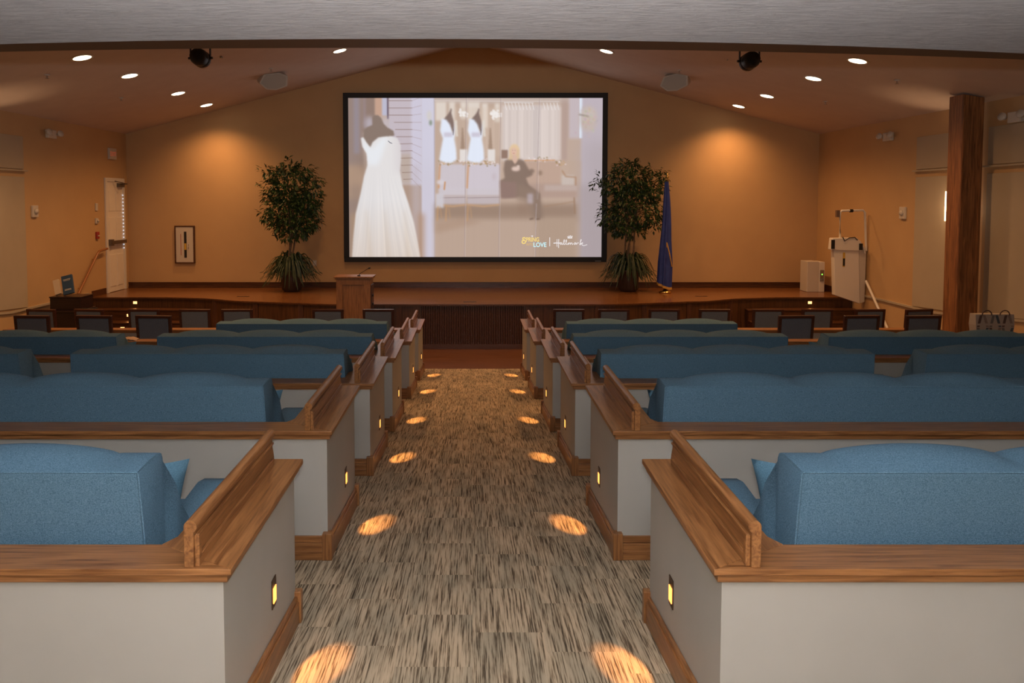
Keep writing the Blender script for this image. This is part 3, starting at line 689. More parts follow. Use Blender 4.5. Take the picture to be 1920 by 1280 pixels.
def stroke(px_pts, wpx, mt, name):
    m = MB(); k = 16.635/F
    pts = [SP(*p) for p in px_pts]; w2 = wpx*k/2
    for a, b in zip(pts[:-1], pts[1:]):
        d = (b-a).normalized(); n = Vector((-d.z, 0, d.x))*w2; e_ = d*w2*.5
        m.add([a-n-e_, a+n-e_, b+n+e_, b-n+e_], [(0, 1, 2, 3)])
    return m
def sx_(u): return 960+u*150/1920      # from the enlarged view of the logo
def sy_(v): return 430+v*50/640
def S2(pts): return [(sx_(a), sy_(b)) for a, b in pts]
m = stroke(S2([(325, 222), (300, 195), (265, 200), (258, 235), (300, 262), (330, 290), (310, 330), (265, 338), (240, 310), (245, 275), (275, 268)]), 2.0, None, '')
m.build('logo_letters', logo_y, t, org, fixn=False)
text('PRING', sx_(335), sy_(290), 7.8, logo_y, 'logo_letters', .78, 0, .025)
text('INTO', sx_(345), sy_(385), 4.3, logo_o, 'logo_letters', .88, 0, .01)
text('LOVE', sx_(508), sy_(418), 8.2, logo_c, 'logo_letters', .88, 0, .025)
m = stroke(S2([(465, 155), (500, 155), (482, 178)]), 1.2, None, ''); m.build('logo_letters', logo_w, t, org, fixn=False)
m = stroke(S2([(905, 195), (905, 400)]), 1.3, None, ''); m.build('logo_bar', logo_w, t, org, fixn=False)
m = MB()
def addst(pts, w_=1.1):
    q = stroke(S2(pts), w_, None, ''); m.add(q.v, q.f)
addst([(1000, 330), (1060, 325), (1140, 328), (1165, 320)], 1.7); addst([(1082, 235), (1078, 320), (1080, 410)]); addst([(1122, 235), (1118, 330), (1118, 440)], 1.3)
addst([(1200, 325), (1175, 318), (1155, 340), (1165, 362), (1190, 350), (1202, 320), (1200, 355), (1222, 362), (1245, 330), (1262, 270), (1255, 245), (1240, 270), (1245, 345), (1262, 365), (1290, 340), (1312, 275), (1305, 248), (1292, 270), (1298, 345), (1318, 365), (1345, 345)])
addst([(1340, 345), (1352, 318), (1358, 365), (1385, 318), (1396, 322), (1400, 362), (1428, 318), (1440, 324), (1445, 362), (1470, 345)]); addst([(1535, 325), (1505, 318), (1488, 342), (1500, 362), (1522, 350), (1538, 320), (1540, 356), (1560, 350), (1578, 318), (1592, 322), (1600, 330)])
addst([(1625, 370), (1640, 310), (1665, 250), (1655, 240), (1640, 290), (1640, 370), (1660, 335), (1690, 318), (1700, 330), (1665, 342), (1690, 378), (1725, 390), (1800, 366)])
addst([(1340, 205), (1440, 205)], 1.7); addst([(1345, 200), (1335, 165), (1362, 190), (1370, 150), (1388, 188), (1405, 145), (1415, 188), (1448, 155), (1434, 200)], 1.0)
m.build('logo_letters', logo_w, t, org, fixn=False)

# ------------------------------------------------------------------ downlights in the sloping ceiling
dl_proto = None
dls = [((154, 108), 'left row, nearest the camera'), ((243, 142), 'left row, second from the camera'), ((334, 175), 'left row, third from the camera'), ((387, 197), 'left row, beside the end wall'),
       ((637, 95), 'left of the ridge'), ((1137, 96), 'right of the ridge'), ((1608, 114), 'right row, nearest the camera'), ((1525, 147), 'right row, second from the camera'), ((1438, 180), 'right row, third from the camera'), ((1385, 199), 'right row, beside the end wall')]
for yy, tag_ in ((12.25, 'second from the screen'), (10.75, 'third from the screen'), (9.25, 'fourth from the screen')):  # unseen ridge pairs, added to brighten the aisle carpet and cap tops
    for s_ in (-1, 1): dls.append((Vector((s_*2.44, yy, vault(2.44))), 'added unseen ridge row %s the aisle, %s' % ('left of' if s_ < 0 else 'right of', tag_)))
for pq, w_ in dls:
    p = pq if isinstance(pq, Vector) else PV(*pq); ang = math.atan(SLOPE)*(1 if p.x > 0 else -1)
    lab = 'lit round recessed ceiling downlight, ' + w_
    if dl_proto is None:
        t = dl_proto = thing('ceiling_downlight', lab, 'ceiling light', p)
        m = MB(); n = 28
        m.loft([[(r*cos(2*pi*i/n), r*sin(2*pi*i/n), z) for i in range(n)] for r, z in ((.120, -.001), (.150, -.001), (.150, -.006), (.120, -.008), (.118, -.001))], caps=False)
        m.build('trim_ring', white_paint, t)
        m = MB(); m.lathe([(.001, -.004), (.118, -.004), (.118, -.002), (.001, -.002)], n=28); m.build('lens', bulb, t)
    else: t = copy_tree(dl_proto); t['label'] = lab; t.location = p
    t['group'] = 'lit downlights in the sloping ceiling'; t.rotation_euler = (0, ang, 0)
    pw0 = P_DOWN*(.75 if abs(p.x) < 3 else 1.0)
    lamp('downlight_beam', 'SPOT', (p.x, p.y, p.z-.05), pw0, WARM, spot_size=radians(138), spot_blend=1.0, shadow_soft_size=.09)

# ------------------------------------------------------------------ ceiling speakers, stage spots, sprinklers
def place_copy(o, loc, rz, lab): o.location = loc; o.rotation_euler = (0, 0, rz); o['label'] = lab
for s, (px, py), lab in ((-1, (510, 150), 'pale ceiling-hung loudspeaker left of the ridge, above the screen'), (1, (1265, 152), 'pale ceiling-hung loudspeaker right of the ridge, above the screen')):
    p = P(px, py, 14.75); t = thing('ceiling_loudspeaker', lab, 'loudspeaker', p, radians(-s*25), 'ceiling loudspeakers')
    m = MB(); m.prism([(-.26, -.06), (-.18, .12), (.10, .17), (.27, .12), (.27, -.08), (.06, -.17), (-.12, -.17)], -.14, .16, 'y'); m.xform(Matrix.Rotation(radians(18), 4, 'X')); m.build('cabinet', panel_tan if False else mat('grey_cabinet', (.52, .48, .42), .6), t, bevel=.02)
    m = MB(); m.prism([(-.22, -.05), (-.15, .10), (.10, .145), (.23, .10), (.23, -.06), (.06, -.14), (-.10, -.14)], -.150, -.142, 'y'); m.xform(Matrix.Rotation(radians(18), 4, 'X')); m.build('grille', mat('grey_grille', (.42, .40, .36), .7), t)
    top = vault(p.x)-p.z
    m = MB(); m.tube([(0, 0, .1), (0, 0, top-.01)], .018); m.lathe([(.06, top-.03), (.06, top-.005)]); m.build('mount', grey_metal, t)
for s, (px, py), lab in ((-1, (376, 109), 'black stage spotlight hanging from the ceiling on the left'), (1, (1405, 115), 'black stage spotlight hanging from the ceiling on the right')):
    p = P(px, py, 11.6); t = thing('stage_spotlight', lab, 'spotlight', p, radians(s*4), 'black stage spotlights')
    n = 18; m = MB()
    def ring(r, y): return [(r*cos(2*pi*i/n), y, r*sin(2*pi*i/n)) for i in range(n)]
    m.loft([ring(r, y) for r, y in ((.03, -.17), (.10, -.16), (.125, -.10), (.13, .0), (.12, .02), (.13, .03), (.13, .08), (.12, .08))]); m.xform(Matrix.Rotation(radians(-6), 4, 'X')); m.build('housing', black_metal, t)
    m = MB()
    for q in (-1, 1): m.box(q*.15-.006, q*.15+.006, -.02, .02, -.02, .16)
    m.box(-.156, .156, -.02, .02, .15, .162); m.build('yoke', black_metal, t)
    m = MB(); m.tube([(0, 0, .16), (0, 0, vault(p.x)-p.z-.01)], .014); m.build('hanger', black_metal, t)
    for q in (-1, 1): m = MB(); m.lathe([(.018, -.02), (.018, .02)], n=12); m.xform(Matrix.Translation((q*.165, 0, 0)) @ Matrix.Rotation(radians(90), 4, 'Y')); m.build('knob', black, t)
    # narrow cable tray beside it on the ceiling
    q = PV(px-s*45+s*4, py-5 if s > 0 else py-4); a = Vector((p.x, q.y, vault(p.x)-.03))
    m = MB(); m.box(min(a.x, q.x)-.0, max(a.x, q.x), q.y-.03, q.y+.03, -.0, .02)
    m.v = [(v[0], v[1], v[2]+vault(v[0])-.03) for v in m.v]
    set_props(m.build('ceiling_bracket', grey_metal), 'thin metal bracket on the ceiling beside the %s stage spotlight' % ('left' if s < 0 else 'right'), 'bracket', 'ceiling brackets')
sp = [((88, 140), 'far left nearer the camera'), ((227, 183), 'left above the exit sign'), ((1682, 150), 'right beside the dark post'), ((1548, 190), 'right above the stage steps'), ((508, 128), 'left of the ridge'), ((1274, 131), 'right of the ridge')]
for (px, py), w_ in sp:
    p = PV(px, py); t = thing('fire_sprinkler', 'small ceiling fire sprinkler, ' + w_, 'sprinkler', p, group='fire sprinklers')
    m = MB(); m.lathe([(.04, -.012), (.04, -.0)], n=14); m.build('escutcheon', plastic_w, t)
    m = MB(); m.lathe([(.012, -.05), (.012, -.012)], n=8); m.lathe([(.028, -.056), (.028, -.051)], n=12); m.build('head', chrome, t)

# ------------------------------------------------------------------ left wall: door, exit sign, devices, handrail
a0 = PX(194, 331, -XW); yd0, yd1 = 15.66, 16.52; zt = 3.2
org = (-XW, yd0, STAGE)
t = thing('door_1', None, None, org); t['kind'] = 'structure'
m = MB(); X0, X1 = -XW+.001, -XW+.035
m.box(X0, X1, yd0, yd0+.075, STAGE+.001, zt); m.box(X0, X1, yd1-.075, yd1, STAGE+.001, zt); m.box(X0, X1, yd0+.075, yd1-.075, zt-.075, zt); m.build('door_frame', white_paint, t, org, bevel=.004)
m = MB(); m.box(X0, X0+.018, yd0+.078, yd1-.078, STAGE+.01, zt-.078); lf = m.build('door_leaf', door_paint, t, org)
m = MB()
for za, zb in ((.12, .78), (.92, 1.55), (1.68, 2.1)):
    for ya, yb in ((yd0+.15, yd0+.39), (yd0+.46, yd1-.15)):
        m.box(X0+.018, X0+.026, ya, yb, STAGE+za, STAGE+zb)
m.build('door_panel', door_paint, lf, org, bevel=.004)
m = MB(); m.box(X0+.04, X0+.10, yd0+.1, yd1-.1, STAGE+1.0, STAGE+1.07); m.box(X0+.02, X0+.09, yd0+.09, yd0+.2, STAGE+.97, STAGE+1.1); m.build('panic_bar', mat('bar_metal', (.18, .14, .11), .35, .7), t, org)
m = MB(); m.box(X0+.02, X0+.08, yd1-.34, yd1-.1, zt-.18, zt-.1); m.tube([(X0+.08, yd1-.25, zt-.12), (X0+.25, yd1-.35, zt-.12), (X0+.06, yd0+.35, zt-.06)], .01); m.build('door_closer', mat('closer', (.16, .13, .10), .4, .6), t, org)
m = MB()
for k in range(16): m.lathe([(.001, -.012), (.012, 0), (.001, .012)], (X0+.035, yd1-.098, zt-.35-k*.075), 8)
m.build('light_string', mat('string_light', (.9, .9, .95), .3, emit=(.75, .85, 1), es=1.2), t, org)
q = PX(208, 289, -XW); t = thing('exit_sign', 'small square EXIT sign on the left wall above the white side door', 'exit sign', (-XW, q.y, q.z-.11))
m = MB(); m.box(.001, .05, -.15, .15, 0, .23); m.build('housing', plastic_w, t, bevel=.005)
cu = bpy.data.curves.new('exit_text', 'FONT'); cu.body = 'EXIT'; cu.size = .13; cu.align_x = 'CENTER'; o = bpy.data.objects.new('letters', cu); COL.objects.link(o)
bpy.context.view_layer.update(); me = bpy.data.meshes.new_from_object(o.evaluated_get(bpy.context.evaluated_depsgraph_get())); bpy.data.objects.remove(o)
me.transform(Matrix.Translation((.052, 0, .07)) @ Matrix.Rotation(radians(90), 4, 'Z') @ Matrix.Rotation(radians(90), 4, 'X'))
me.materials.clear(); me.materials.append(mat('exit_red', (.5, .08, .04), .5, emit=(.8, .12, .05), es=.25)); o = bpy.data.objects.new('letters', me); COL.objects.link(o); o.parent = t
def emerg(X, px, py, lab):
    s = 1 if X > 0 else -1; q = PX(px, py, X); t = thing('emergency_light', lab, 'emergency light', (X, q.y, q.z-.07), group='emergency lights')
    m = MB(); m.box(-s*.001, -s*.07, -.13, .13, 0, .15); m.build('housing', plastic_w, t, bevel=.01)
    for dy in (-.17, .19):
        m = MB(); m.lathe([(.025, -.04), (.06, .03), (.058, .045), (.001, .045)], n=14); m.xform(Matrix.Translation((-s*.08, dy, .09)) @ Matrix.Rotation(radians(-s*70), 4, 'Y') @ Matrix.Rotation(radians(20), 4, 'X')); m.build('lamp_head', plastic_w, t)
    return t
emerg(-XW, 92, 252, 'white twin-head emergency light high on the left wall')
emerg(XW, 1669, 257, 'white twin-head emergency light on the right wall before the dark post')
emerg(XW, 1910, 220, 'white twin-head emergency light on the right wall at the photo edge')
def wallbox(X, px, py, w_, h, dp, name, lab, cat, mt, knob=None):
    s = 1 if X > 0 else -1; q = PX(px, py, X); t = thing(name, lab, cat, (X, q.y, q.z-h/2))
    MB().box(-s*.001, -s*dp, -w_/2, w_/2, 0, h).build('cover', mt, t, bevel=.006)
    if knob:
        m = MB(); m.lathe([(.001, 0), (knob, 0), (knob*.8, .03), (.001, .035)], n=16); m.xform(Matrix.Translation((-s*dp, 0, h*.5)) @ Matrix.Rotation(radians(-s*90), 4, 'Y')); m.build('dome', plastic_w, t)
    return t
wallbox(-XW, 63, 396, .16, .2, .04, 'fire_strobe', 'small white horn strobe on the left wall near the tan panel', 'alarm', plastic_w, .05)
wallbox(XW, 1695, 399, .17, .21, .04, 'fire_strobe', 'small white horn strobe on the right wall left of the dark post', 'alarm', plastic_w, .05)
wallbox(-XW, 180, 388, .09, .15, .02, 'switch_plate', 'white switch plate beside the side door, above the thermostat', 'switch', plastic_w)
wallbox(-XW, 180, 414, .10, .11, .03, 'thermostat', 'small thermostat between the switch plate and the red alarm', 'thermostat', plastic_w, .025)
t = wallbox(-XW, 181, 441, .10, .14, .04, 'fire_alarm_pull', 'red fire alarm pull station beside the white side door', 'fire alarm', red_p)
MB().box(.04, .05, -.03, .03, .05, .075).build('pull_handle', plastic_w, t)
# handrail
hr = [PX(147, 551, -XW+.09), PX(184, 473, -XW+.09), PX(201, 466, -XW+.09)]
t = thing('handrail', 'wooden wall handrail rising along the left stage steps', 'handrail', hr[0])
m = MB(); m.tube([hr[0], hr[1]+Vector((0, -.03, -.03)), hr[1]+Vector((0, .05, .02)), hr[2]], .024, 10); m.build('rail', mat('rail_wood', (.30, .12, .04), .3), t, hr[0])
for f in (.2, .9):
    b = hr[0].lerp(hr[1], f); m = MB(); m.tube([b, b+Vector((-.03, 0, -.06)), b+Vector((-.085, 0, -.06))], .009); m.build('bracket', brass, t, hr[0])

# ------------------------------------------------------------------ end wall: extinguisher cabinet, outlet
p0 = P(328, 494, DW-.05); p1 = P(364, 423, DW-.05); org = ((p0.x+p1.x)/2, DW, p0.z)
t = thing('extinguisher_cabinet', 'tall white extinguisher cabinet in a wood frame on the end wall', 'cabinet', org)
wx, hz = (p1.x-p0.x)/2, p1.z-p0.z
m = MB(); m.box(-wx, wx, -.05, -.001, hz-.03, hz); m.box(-wx, wx, -.05, -.001, 0, .03); m.box(-wx, -wx+.03, -.05, -.001, .03, hz-.03); m.box(wx-.03, wx, -.05, -.001, .03, hz-.03); m.build('frame', dark_x, t, bevel=.003)
dd = MB().box(-wx+.03, wx-.03, -.045, -.002, .03, hz-.03).build('door', plastic_w, t)
m = MB(); m.box(-.01, .045, -.050, -.046, .13, hz-.13); g_ = m.build('window_slot', glass_dark, dd)
MB().box(-.005, .04, -.054, -.051, .30, .44).build('label', yellow_p, dd)
m = MB(); m.box(-.085, -.075, -.048, -.0455, .18, hz-.18); m.build('red_lettering', red_p, dd)
m = MB(); m.tube([(.09, -.046, .33), (.09, -.07, .33), (.09, -.07, .42), (.09, -.046, .42)], .006); m.build('handle', chrome, dd)
q = P(590, 493, DW-.01); t = thing('outlet_plate', 'small white outlet plate on the end wall right of the left tree', 'outlet', (q.x, DW, q.z-.06))
MB().box(-.04, .04, -.008, -.0005, 0, .12).build('plate', plastic_w, t); MB().box(-.02, .02, -.011, -.0085, .02, .1).build('socket', white_paint, t)

# ------------------------------------------------------------------ plants
def leaf_quads(m, c, d, up, L, W_):
    d = d.normalized(); s_ = d.cross(up)
    if s_.length < 1e-3: s_ = d.cross(Vector((1, 0, 0)))
    s_.normalize(); n = s_.cross(d)
    a = c; b = c+d*L*.45+s_*W_/2+n*L*.06; e_ = c+d*L*.45-s_*W_/2+n*L*.06; mid = c+d*L*.5; tip = c+d*L-n*L*.08
    m.add([a, b, tip, e_, mid], [(0, 1, 4), (1, 2, 4), (0, 4, 3), (4, 2, 3)])
def plant(px, d, seed, lab, blobs, lean):
    rnd = random.Random(seed); base = P(px, 545, d); base.z = STAGE
    sc = d/F
    t = thing('potted_tree', lab, 'potted tree', base)
    m = MB(); m.lathe([(.15, .001), (.20, .05), (.215, .30), (.225, .42), (.24, .425), (.24, .455), (.21, .455), (.20, .41)], n=28); m.build('pot', pot_brown, t)
    m = MB(); m.lathe([(.001, .40), (.199, .40), (.199, .409), (.001, .415)], n=20); m.build('soil', soil, t)
    ends = []
    for k in range(4):
        a = rnd.uniform(0, 6.28); x, y = .05*cos(a), .05*sin(a); tx, ty = lean[k], rnd.uniform(-.15, .15)
        pts = [(x+(tx-x)*u**1.2+.02*sin(7*u+a), y+(ty-y)*u, .40+u*1.35) for u in [i/10 for i in range(11)]]
        m = MB(); m.tube(pts, [.024-.012*i/10 for i in range(11)], 8)
        for j in range(4):
            b = Vector(pts[6+j]); m.tube([b, b+Vector((rnd.uniform(-.25, .25), rnd.uniform(-.2, .2), rnd.uniform(.2, .5)))], [.009, .004], 6)
        m.build('trunk', bark, t)
    m = MB()
    for (bx, bz, rx, rz_, cnt) in blobs:       # pixel offsets from the photo, turned to metres
        c = Vector(((bx-px)*sc, 0, (545-bz)*sc)); RX, RZ = rx*sc, rz_*sc; RY = min(RX, .5)*.9
        for _ in range(cnt):
            while True:
                u = Vector((rnd.uniform(-1, 1), rnd.uniform(-1, 1), rnd.uniform(-1, 1)))
                if u.length < 1: break
            if rnd.random() < .6: u = u.normalized()*rnd.uniform(.72, 1.05)
            q = c+Vector((u.x*RX, u.y*RY, u.z*RZ))
            tw = Vector((u.x, u.y, u.z*.5+rnd.uniform(-.6, .4)))+Vector((rnd.uniform(-.5, .5), rnd.uniform(-.5, .5), rnd.uniform(-.4, .3)))
            if tw.length < .1: tw = Vector((1, 0, 0))
            for k in range(3):
                dv = tw.normalized()+Vector((rnd.uniform(-.7, .7), rnd.uniform(-.7, .7), rnd.uniform(-.8, .3)))
                leaf_quads(m, q+tw.normalized()*k*.035, dv, Vector((rnd.uniform(-.4, .4), rnd.uniform(-.4, .4), 1)), rnd.uniform(.08, .125), rnd.uniform(.034, .052))
    m.build('foliage', leaf, t, fixn=False)
    m = MB()                                      # arching strap-leaved fern round the pot rim
    for k in range(210):
        a = rnd.uniform(0, 6.28); R = rnd.uniform(.25, .60); h = rnd.uniform(.10, .38)*(1.15-R*.6); drop = rnd.uniform(.0, .42)*(R/.6)**1.6
        prev = None; segs = 9; w0 = rnd.uniform(.018, .032)
        vs = []
        for i in range(segs+1):
            u = i/segs; r = .06+R*u; z = .42+h*sin(pi*min(1, u*1.1))*1.2-drop*u**2.2
            if r > .20: pass
            wd = w0*(1-u)**.6*(.5+min(1, u*3)*.5)
            sdx, sdy = -sin(a), cos(a)
            vs += [(r*cos(a)+sdx*wd, r*sin(a)*.9+sdy*wd, z), (r*cos(a), r*sin(a)*.9, z+.01), (r*cos(a)-sdx*wd, r*sin(a)*.9-sdy*wd, z)]
        fs = []
        for i in range(segs): b = i*3; fs += [(b, b+1, b+4, b+3), (b+1, b+2, b+5, b+4)]
        m.add(vs, fs)
    m.v = [(x, min(y, DW-base.y-.03), max(z, .05)) for x, y, z in m.v]
    m.build('fern', fern_m, t, fixn=False)
plant(547, 16.05, 3, 'potted ficus tree with fern left of the screen',
      [(548, 345, 36, 40, 300), (540, 385, 42, 40, 330), (556, 415, 36, 30, 240), (580, 365, 26, 32, 130), (515, 360, 18, 20, 60), (522, 325, 16, 10, 28), (500, 318, 10, 7, 12), (545, 312, 18, 12, 45), (572, 318, 16, 10, 30), (575, 400, 26, 34, 130), (512, 400, 20, 16, 50), (505, 345, 16, 9, 22), (598, 342, 14, 7, 14), (606, 334, 6, 4, 6), (528, 420, 22, 15, 60), (540, 440, 20, 12, 30), (590, 375, 14, 12, 22)], [-.06, .0, .14, .06])
plant(1178, 16.05, 9, 'potted ficus tree with fern between the screen and the flag',
      [(1180, 345, 34, 42, 280), (1190, 385, 42, 42, 320), (1165, 410, 34, 26, 200), (1210, 350, 28, 26, 150), (1150, 345, 20, 24, 80), (1175, 312, 24, 12, 55), (1225, 322, 20, 9, 36), (1238, 345, 10, 18, 24), (1135, 352, 14, 9, 22), (1116, 342, 9, 5, 9), (1128, 330, 10, 6, 10), (1222, 395, 20, 22, 80), (1140, 400, 16, 22, 60), (1180, 430, 32, 12, 70), (1225, 420, 12, 10, 22), (1240, 330, 9, 6, 10)], [-.10, -.03, .10, .16])

# ------------------------------------------------------------------ flag
b0 = P(1247, 549, 15.75); b0.z = STAGE
t = thing('flag', 'furled dark blue flag with gold fringe on a brass-footed pole', 'flag', b0)
H = P(1250, 322, 15.75).z-STAGE
m = MB(); m.lathe([(.001, 0.001), (.12, .001), (.125, .02), (.10, .045), (.05, .06), (.035, .10), (.03, .14), (.001, .15)], n=24); m.build('base', brass, t)
m = MB(); m.tube([(0, 0, .13), (.02, 0, H-.16)], .014, 10); m.build('pole', mat('pole_wood', (.16, .06, .025), .35), t)
m = MB(); m.lathe([(.014, -.01), (.024, .0), (.014, .02), (.03, .05), (.03, .07), (.012, .10), (.006, .17), (.001, .18)], (.02, 0, H-.17), 12); m.build('finial', brass, t)
def cloth_ring(u, n=44):
    z = H-.20-u*(H-.42); w_ = .028+.092*min(1, u*1.25)**.8; w2 = .03+.07*u; pts = []
    for i in range(n):
        a = 2*pi*i/n; r = 1+.22*sin(7*a+2.2*u)+.12*sin(11*a-3*u)
        cx_ = .005+.02*sin(3*u)-.03*u
        zz = z-(.09*(cos(a*1-.6)+1) if u > .97 else 0)*0
        pts.append((cx_+w_*r*cos(a), w2*r*sin(a), zz))
    return pts
rings = [cloth_ring(i/30) for i in range(31)]
m = MB(); rr = rings[:]
last = [(p[0], p[1], p[2]-.10*(.5+.5*cos(2*pi*i/44+.4))) for i, p in enumerate(rings[-1])]; rr.append(last)
m.loft(rr, caps=False); m.build('cloth', flag_blue, t)
m = MB(); m.loft([last, [(p[0]*1.0, p[1], p[2]-.05) for p in last]], caps=False)
fp = []
for i in range(13):
    u = i/12; z = H-.20-(.60+.24*u)*(H-.42); x = -.01+u*.125; y = -(.085+.02*sin(u*3)) + .05*u**2
    fp.append((x, y-.03, z))
m.tube(fp, .013, 6); m.build('fringe', gold, t)
m = MB(); m.tube([(-.012, -.115, H*.42), (-.008, -.118, H*.42-.1)], .007, 6); m.build('tassel_cord', gold, t)

# ------------------------------------------------------------------ lectern
lp = P(660, 560, 13.35); org = (lp.x-.02, 13.45, 0)
Zt = P(650, 519, 13.2).z; xl, xr = P(627, 520, 13.2).x, P(696, 520, 13.2).x
t = thing('lectern', 'oak panelled lectern with gooseneck microphone in front of the stage', 'lectern', org)
y0_, y1_ = 13.24, 13.68
m = MB(); m.box(xl+.03, xr-.03, y0_+.03, y1_, .06, Zt-.05); m.build('body', lect_wood, t, org)
m = MB(); m.box(xl+.0, xr, y0_, y1_+.02, Zt-.05, Zt-.02, 0); m.prism([(y0_-.02, Zt-.02), (y1_+.03, Zt-.02), (y1_+.03, Zt-.005), (y0_-.02, Zt)], xl-.02, xr+.02, 'x'); m.build('top', lect_wood, t, org, bevel=.004)
m = MB(); m.box(xl+.02, xr-.02, y0_+.012, y0_+.03, Zt-.14, Zt-.051); m.box(xl+.02, xl+.13, y0_+.012, y0_+.03, .10, Zt-.14); m.box(xr-.13, xr-.02, y0_+.012, y0_+.03, .10, Zt-.14); m.box(xl+.13, xr-.13, y0_+.012, y0_+.03, .10, .22); m.build('front_frame', lect_wood, t, org, bevel=.004)
m = MB(); m.box(xl, xr, y0_, y1_+.02, .001, .10); m.build('plinth', lect_wood, t, org, bevel=.006)
m = MB(); m.box(xr-.029, xr-.012, y0_+.07, y1_-.06, .2, Zt-.16); sp_ = m.build('side_panel', dark_z, t, org)
for zz in (Zt-.35, Zt-.5): m = MB(); m.box(xr-.012, xr+.004, 13.42, 13.5, zz-.02, zz+.02); m.build('latch', black_metal, sp_, org)
q0 = Vector((P(672, 518, 13.3).x, 13.35, Zt)); q1_ = P(691, 503, 13.35)
mic = thing('microphone', 'thin black gooseneck microphone on top of the lectern', 'microphone', q0)
m = MB(); m.lathe([(.001, .001), (.03, .001), (.028, .015), (.001, .018)], q0, 12); m.tube([q0+Vector((0, 0, .015)), q0+Vector((.03, 0, .05)), q0.lerp(q1_, .6)+Vector((0, 0, .012)), q1_], .006, 6); m.build('gooseneck', black_metal, mic, q0)
m = MB(); m.tube([q1_-Vector((.01, 0, .004)), q1_+Vector((.015, 0, .006)), q1_+Vector((.035, 0, .01))], [.008, .015, .009], 8); m.build('capsule', black, mic, q0)

# ------------------------------------------------------------------ console with literature, left
cz = P(100, 574, 12.9).z
cx0, cx1 = P(92, 575, 12.9).x, P(150, 575, 12.9).x
t = thing('console_desk', 'dark wood console desk with raised hutch by the left wall', 'desk', ((cx0+cx1)/2, 13.1, 0))
org = ((cx0+cx1)/2, 13.1, 0)
xa = max(-XW+.02, P(51, 575, 12.9).x)
MB().box(-7.46, cx1, 12.85, 13.4, .001, cz-.10).build('cabinet_body', console_wood, t, org, bevel=.006)
MB().box(-7.47, cx1+.02, 12.83, 13.42, cz-.10, cz-.07).build('top', console_wood, t, org, bevel=.004)
hz_ = P(120, 556, 12.95).z
m = MB(); m.box(cx0, cx1, 12.93, 13.35, cz-.07, hz_-.02); m.box(cx0-.01, cx1+.01, 12.92, 13.36, hz_-.02, hz_); m.build('hutch', console_wood, t, org, bevel=.004)
m = MB(); m.tube([(cx1+.0, 13.0, cz-.05), (cx1+.12, 13.0, cz-.06), (cx1+.2, 13.1, cz-.06)], .008); m.build('cable', black, t, org)
def leaning(px, py0, py1, wpx, ang, name, lab, cat, mt, th):
    b = P(px, py1, 13.0); k = 13.0/F; o = thing(name, lab, cat, (b.x, 13.05, hz_+.001))
    m = MB(); hh = (py1-py0)*k; ww = wpx*k
    m.box(-ww/2, ww/2, 0, th, 0, hh); m.xform(Matrix.Rotation(radians(-18), 4, 'X') @ Matrix.Rotation(radians(ang), 4, 'Y'))
    zmin = min(v[2] for v in m.v); m.v = [(v[0], v[1], v[2]-zmin) for v in m.v]; m.build('cover', mt, o, bevel=.002); return o, ww, hh, zmin
o, ww, hh, zm = leaning(126, 523, 560, 20, -15, 'hymnal', 'dark blue book standing tilted on the console desk hutch', 'book', mat('blue_cover', (.02, .06, .13), .4), .04)
m = MB()
for a, b in ((.78, .35), (.72, .3), (.25, .3), (.2, .32)): m.box(-ww*b, ww*b, -.0025, -.0005, hh*a, hh*a+.008)
m.xform(Matrix.Rotation(radians(-18), 4, 'X') @ Matrix.Rotation(radians(-15), 4, 'Y')); m.v = [(v[0], v[1], v[2]-zm) for v in m.v]; m.build('printed_lines', plastic_w, o)
leaning(106, 533, 562, 11, -18, 'brochure', 'pale brochure standing tilted left of the dark blue book', 'brochure', mat('cream_card', (.62, .50, .36), .6), .05)

# ------------------------------------------------------------------ platform lift, control cabinet, right wall
bx = P(1530, 549, 15.9); org = (bx.x, 16.0, STAGE)
t = thing('control_cabinet', 'small white control cabinet standing on the right end of the stage', 'cabinet', org)
h = P(1530, 490, 15.9).z-STAGE
m = MB(); m.box(-.19, .05, -.10, .25, .001, h); m.build('casing', plastic_w, t, bevel=.008)
m = MB(); m.box(.052, .17, -.10, .25, .001, h-.01); m.build('side_panel', white_paint, t, bevel=.006)
m = MB(); m.box(.075, .15, -.112, -.1015, h*.36, h*.72); cp_ = m.build('control_plate', grey_metal, t)
MB().box(.10, .125, -.116, -.1125, h*.56, h*.60).build('green_lamp', green_led, cp_)
MB().box(.085, .145, -.13, -.1125, h*.37, h*.45).build('lever', mat('lever_grey', (.2, .18, .16), .4), cp_)
# lift: folded platform against the right wall at the head of the steps
def LP_(px, py, X=7.2): return PX(px, py, X)
d0 = 14.55; org = (7.25, d0, STAGE)
t = thing('platform_lift', 'white folded wheelchair platform lift at the right end of the stage', 'lift', org)
A = P(1562, 462, d0); B_ = P(1609, 465, d0); C_ = P(1611, 569, d0-.0); D_ = P(1564, 553, d0)
m = MB()
fr = [(A.x, A.z), (B_.x, B_.z), (C_.x, C_.z), (D_.x, D_.z)]
m.prism(fr, d0-.03, d0+.10, 'y'); m.build('folded_platform', white_paint, t, org, bevel=.01)
m = MB(); E_ = P(1625, 462, d0); G_ = P(1627, 566, d0)
m.prism([(B_.x+.012, B_.z), (E_.x, E_.z-.02), (min(G_.x, 7.47), G_.z), (C_.x+.012, C_.z)], d0+.0, d0+.16, 'y'); m.build('carriage', plastic_w, t, org, bevel=.01)
top = P(1590, 446, d0).z; mid = P(1590, 466, d0).z
m = MB(); xA, xB = P(1556, 450, d0).x, P(1612, 450, d0).x
m.prism([(xA, mid-.02), (xB, mid-.04), (xB, top-.08), (xB-.10, top+.01), (xA+.02, top)], d0-.08, d0+.08, 'y'); ch = m.build('control_head', white_paint, t, org, bevel=.012)
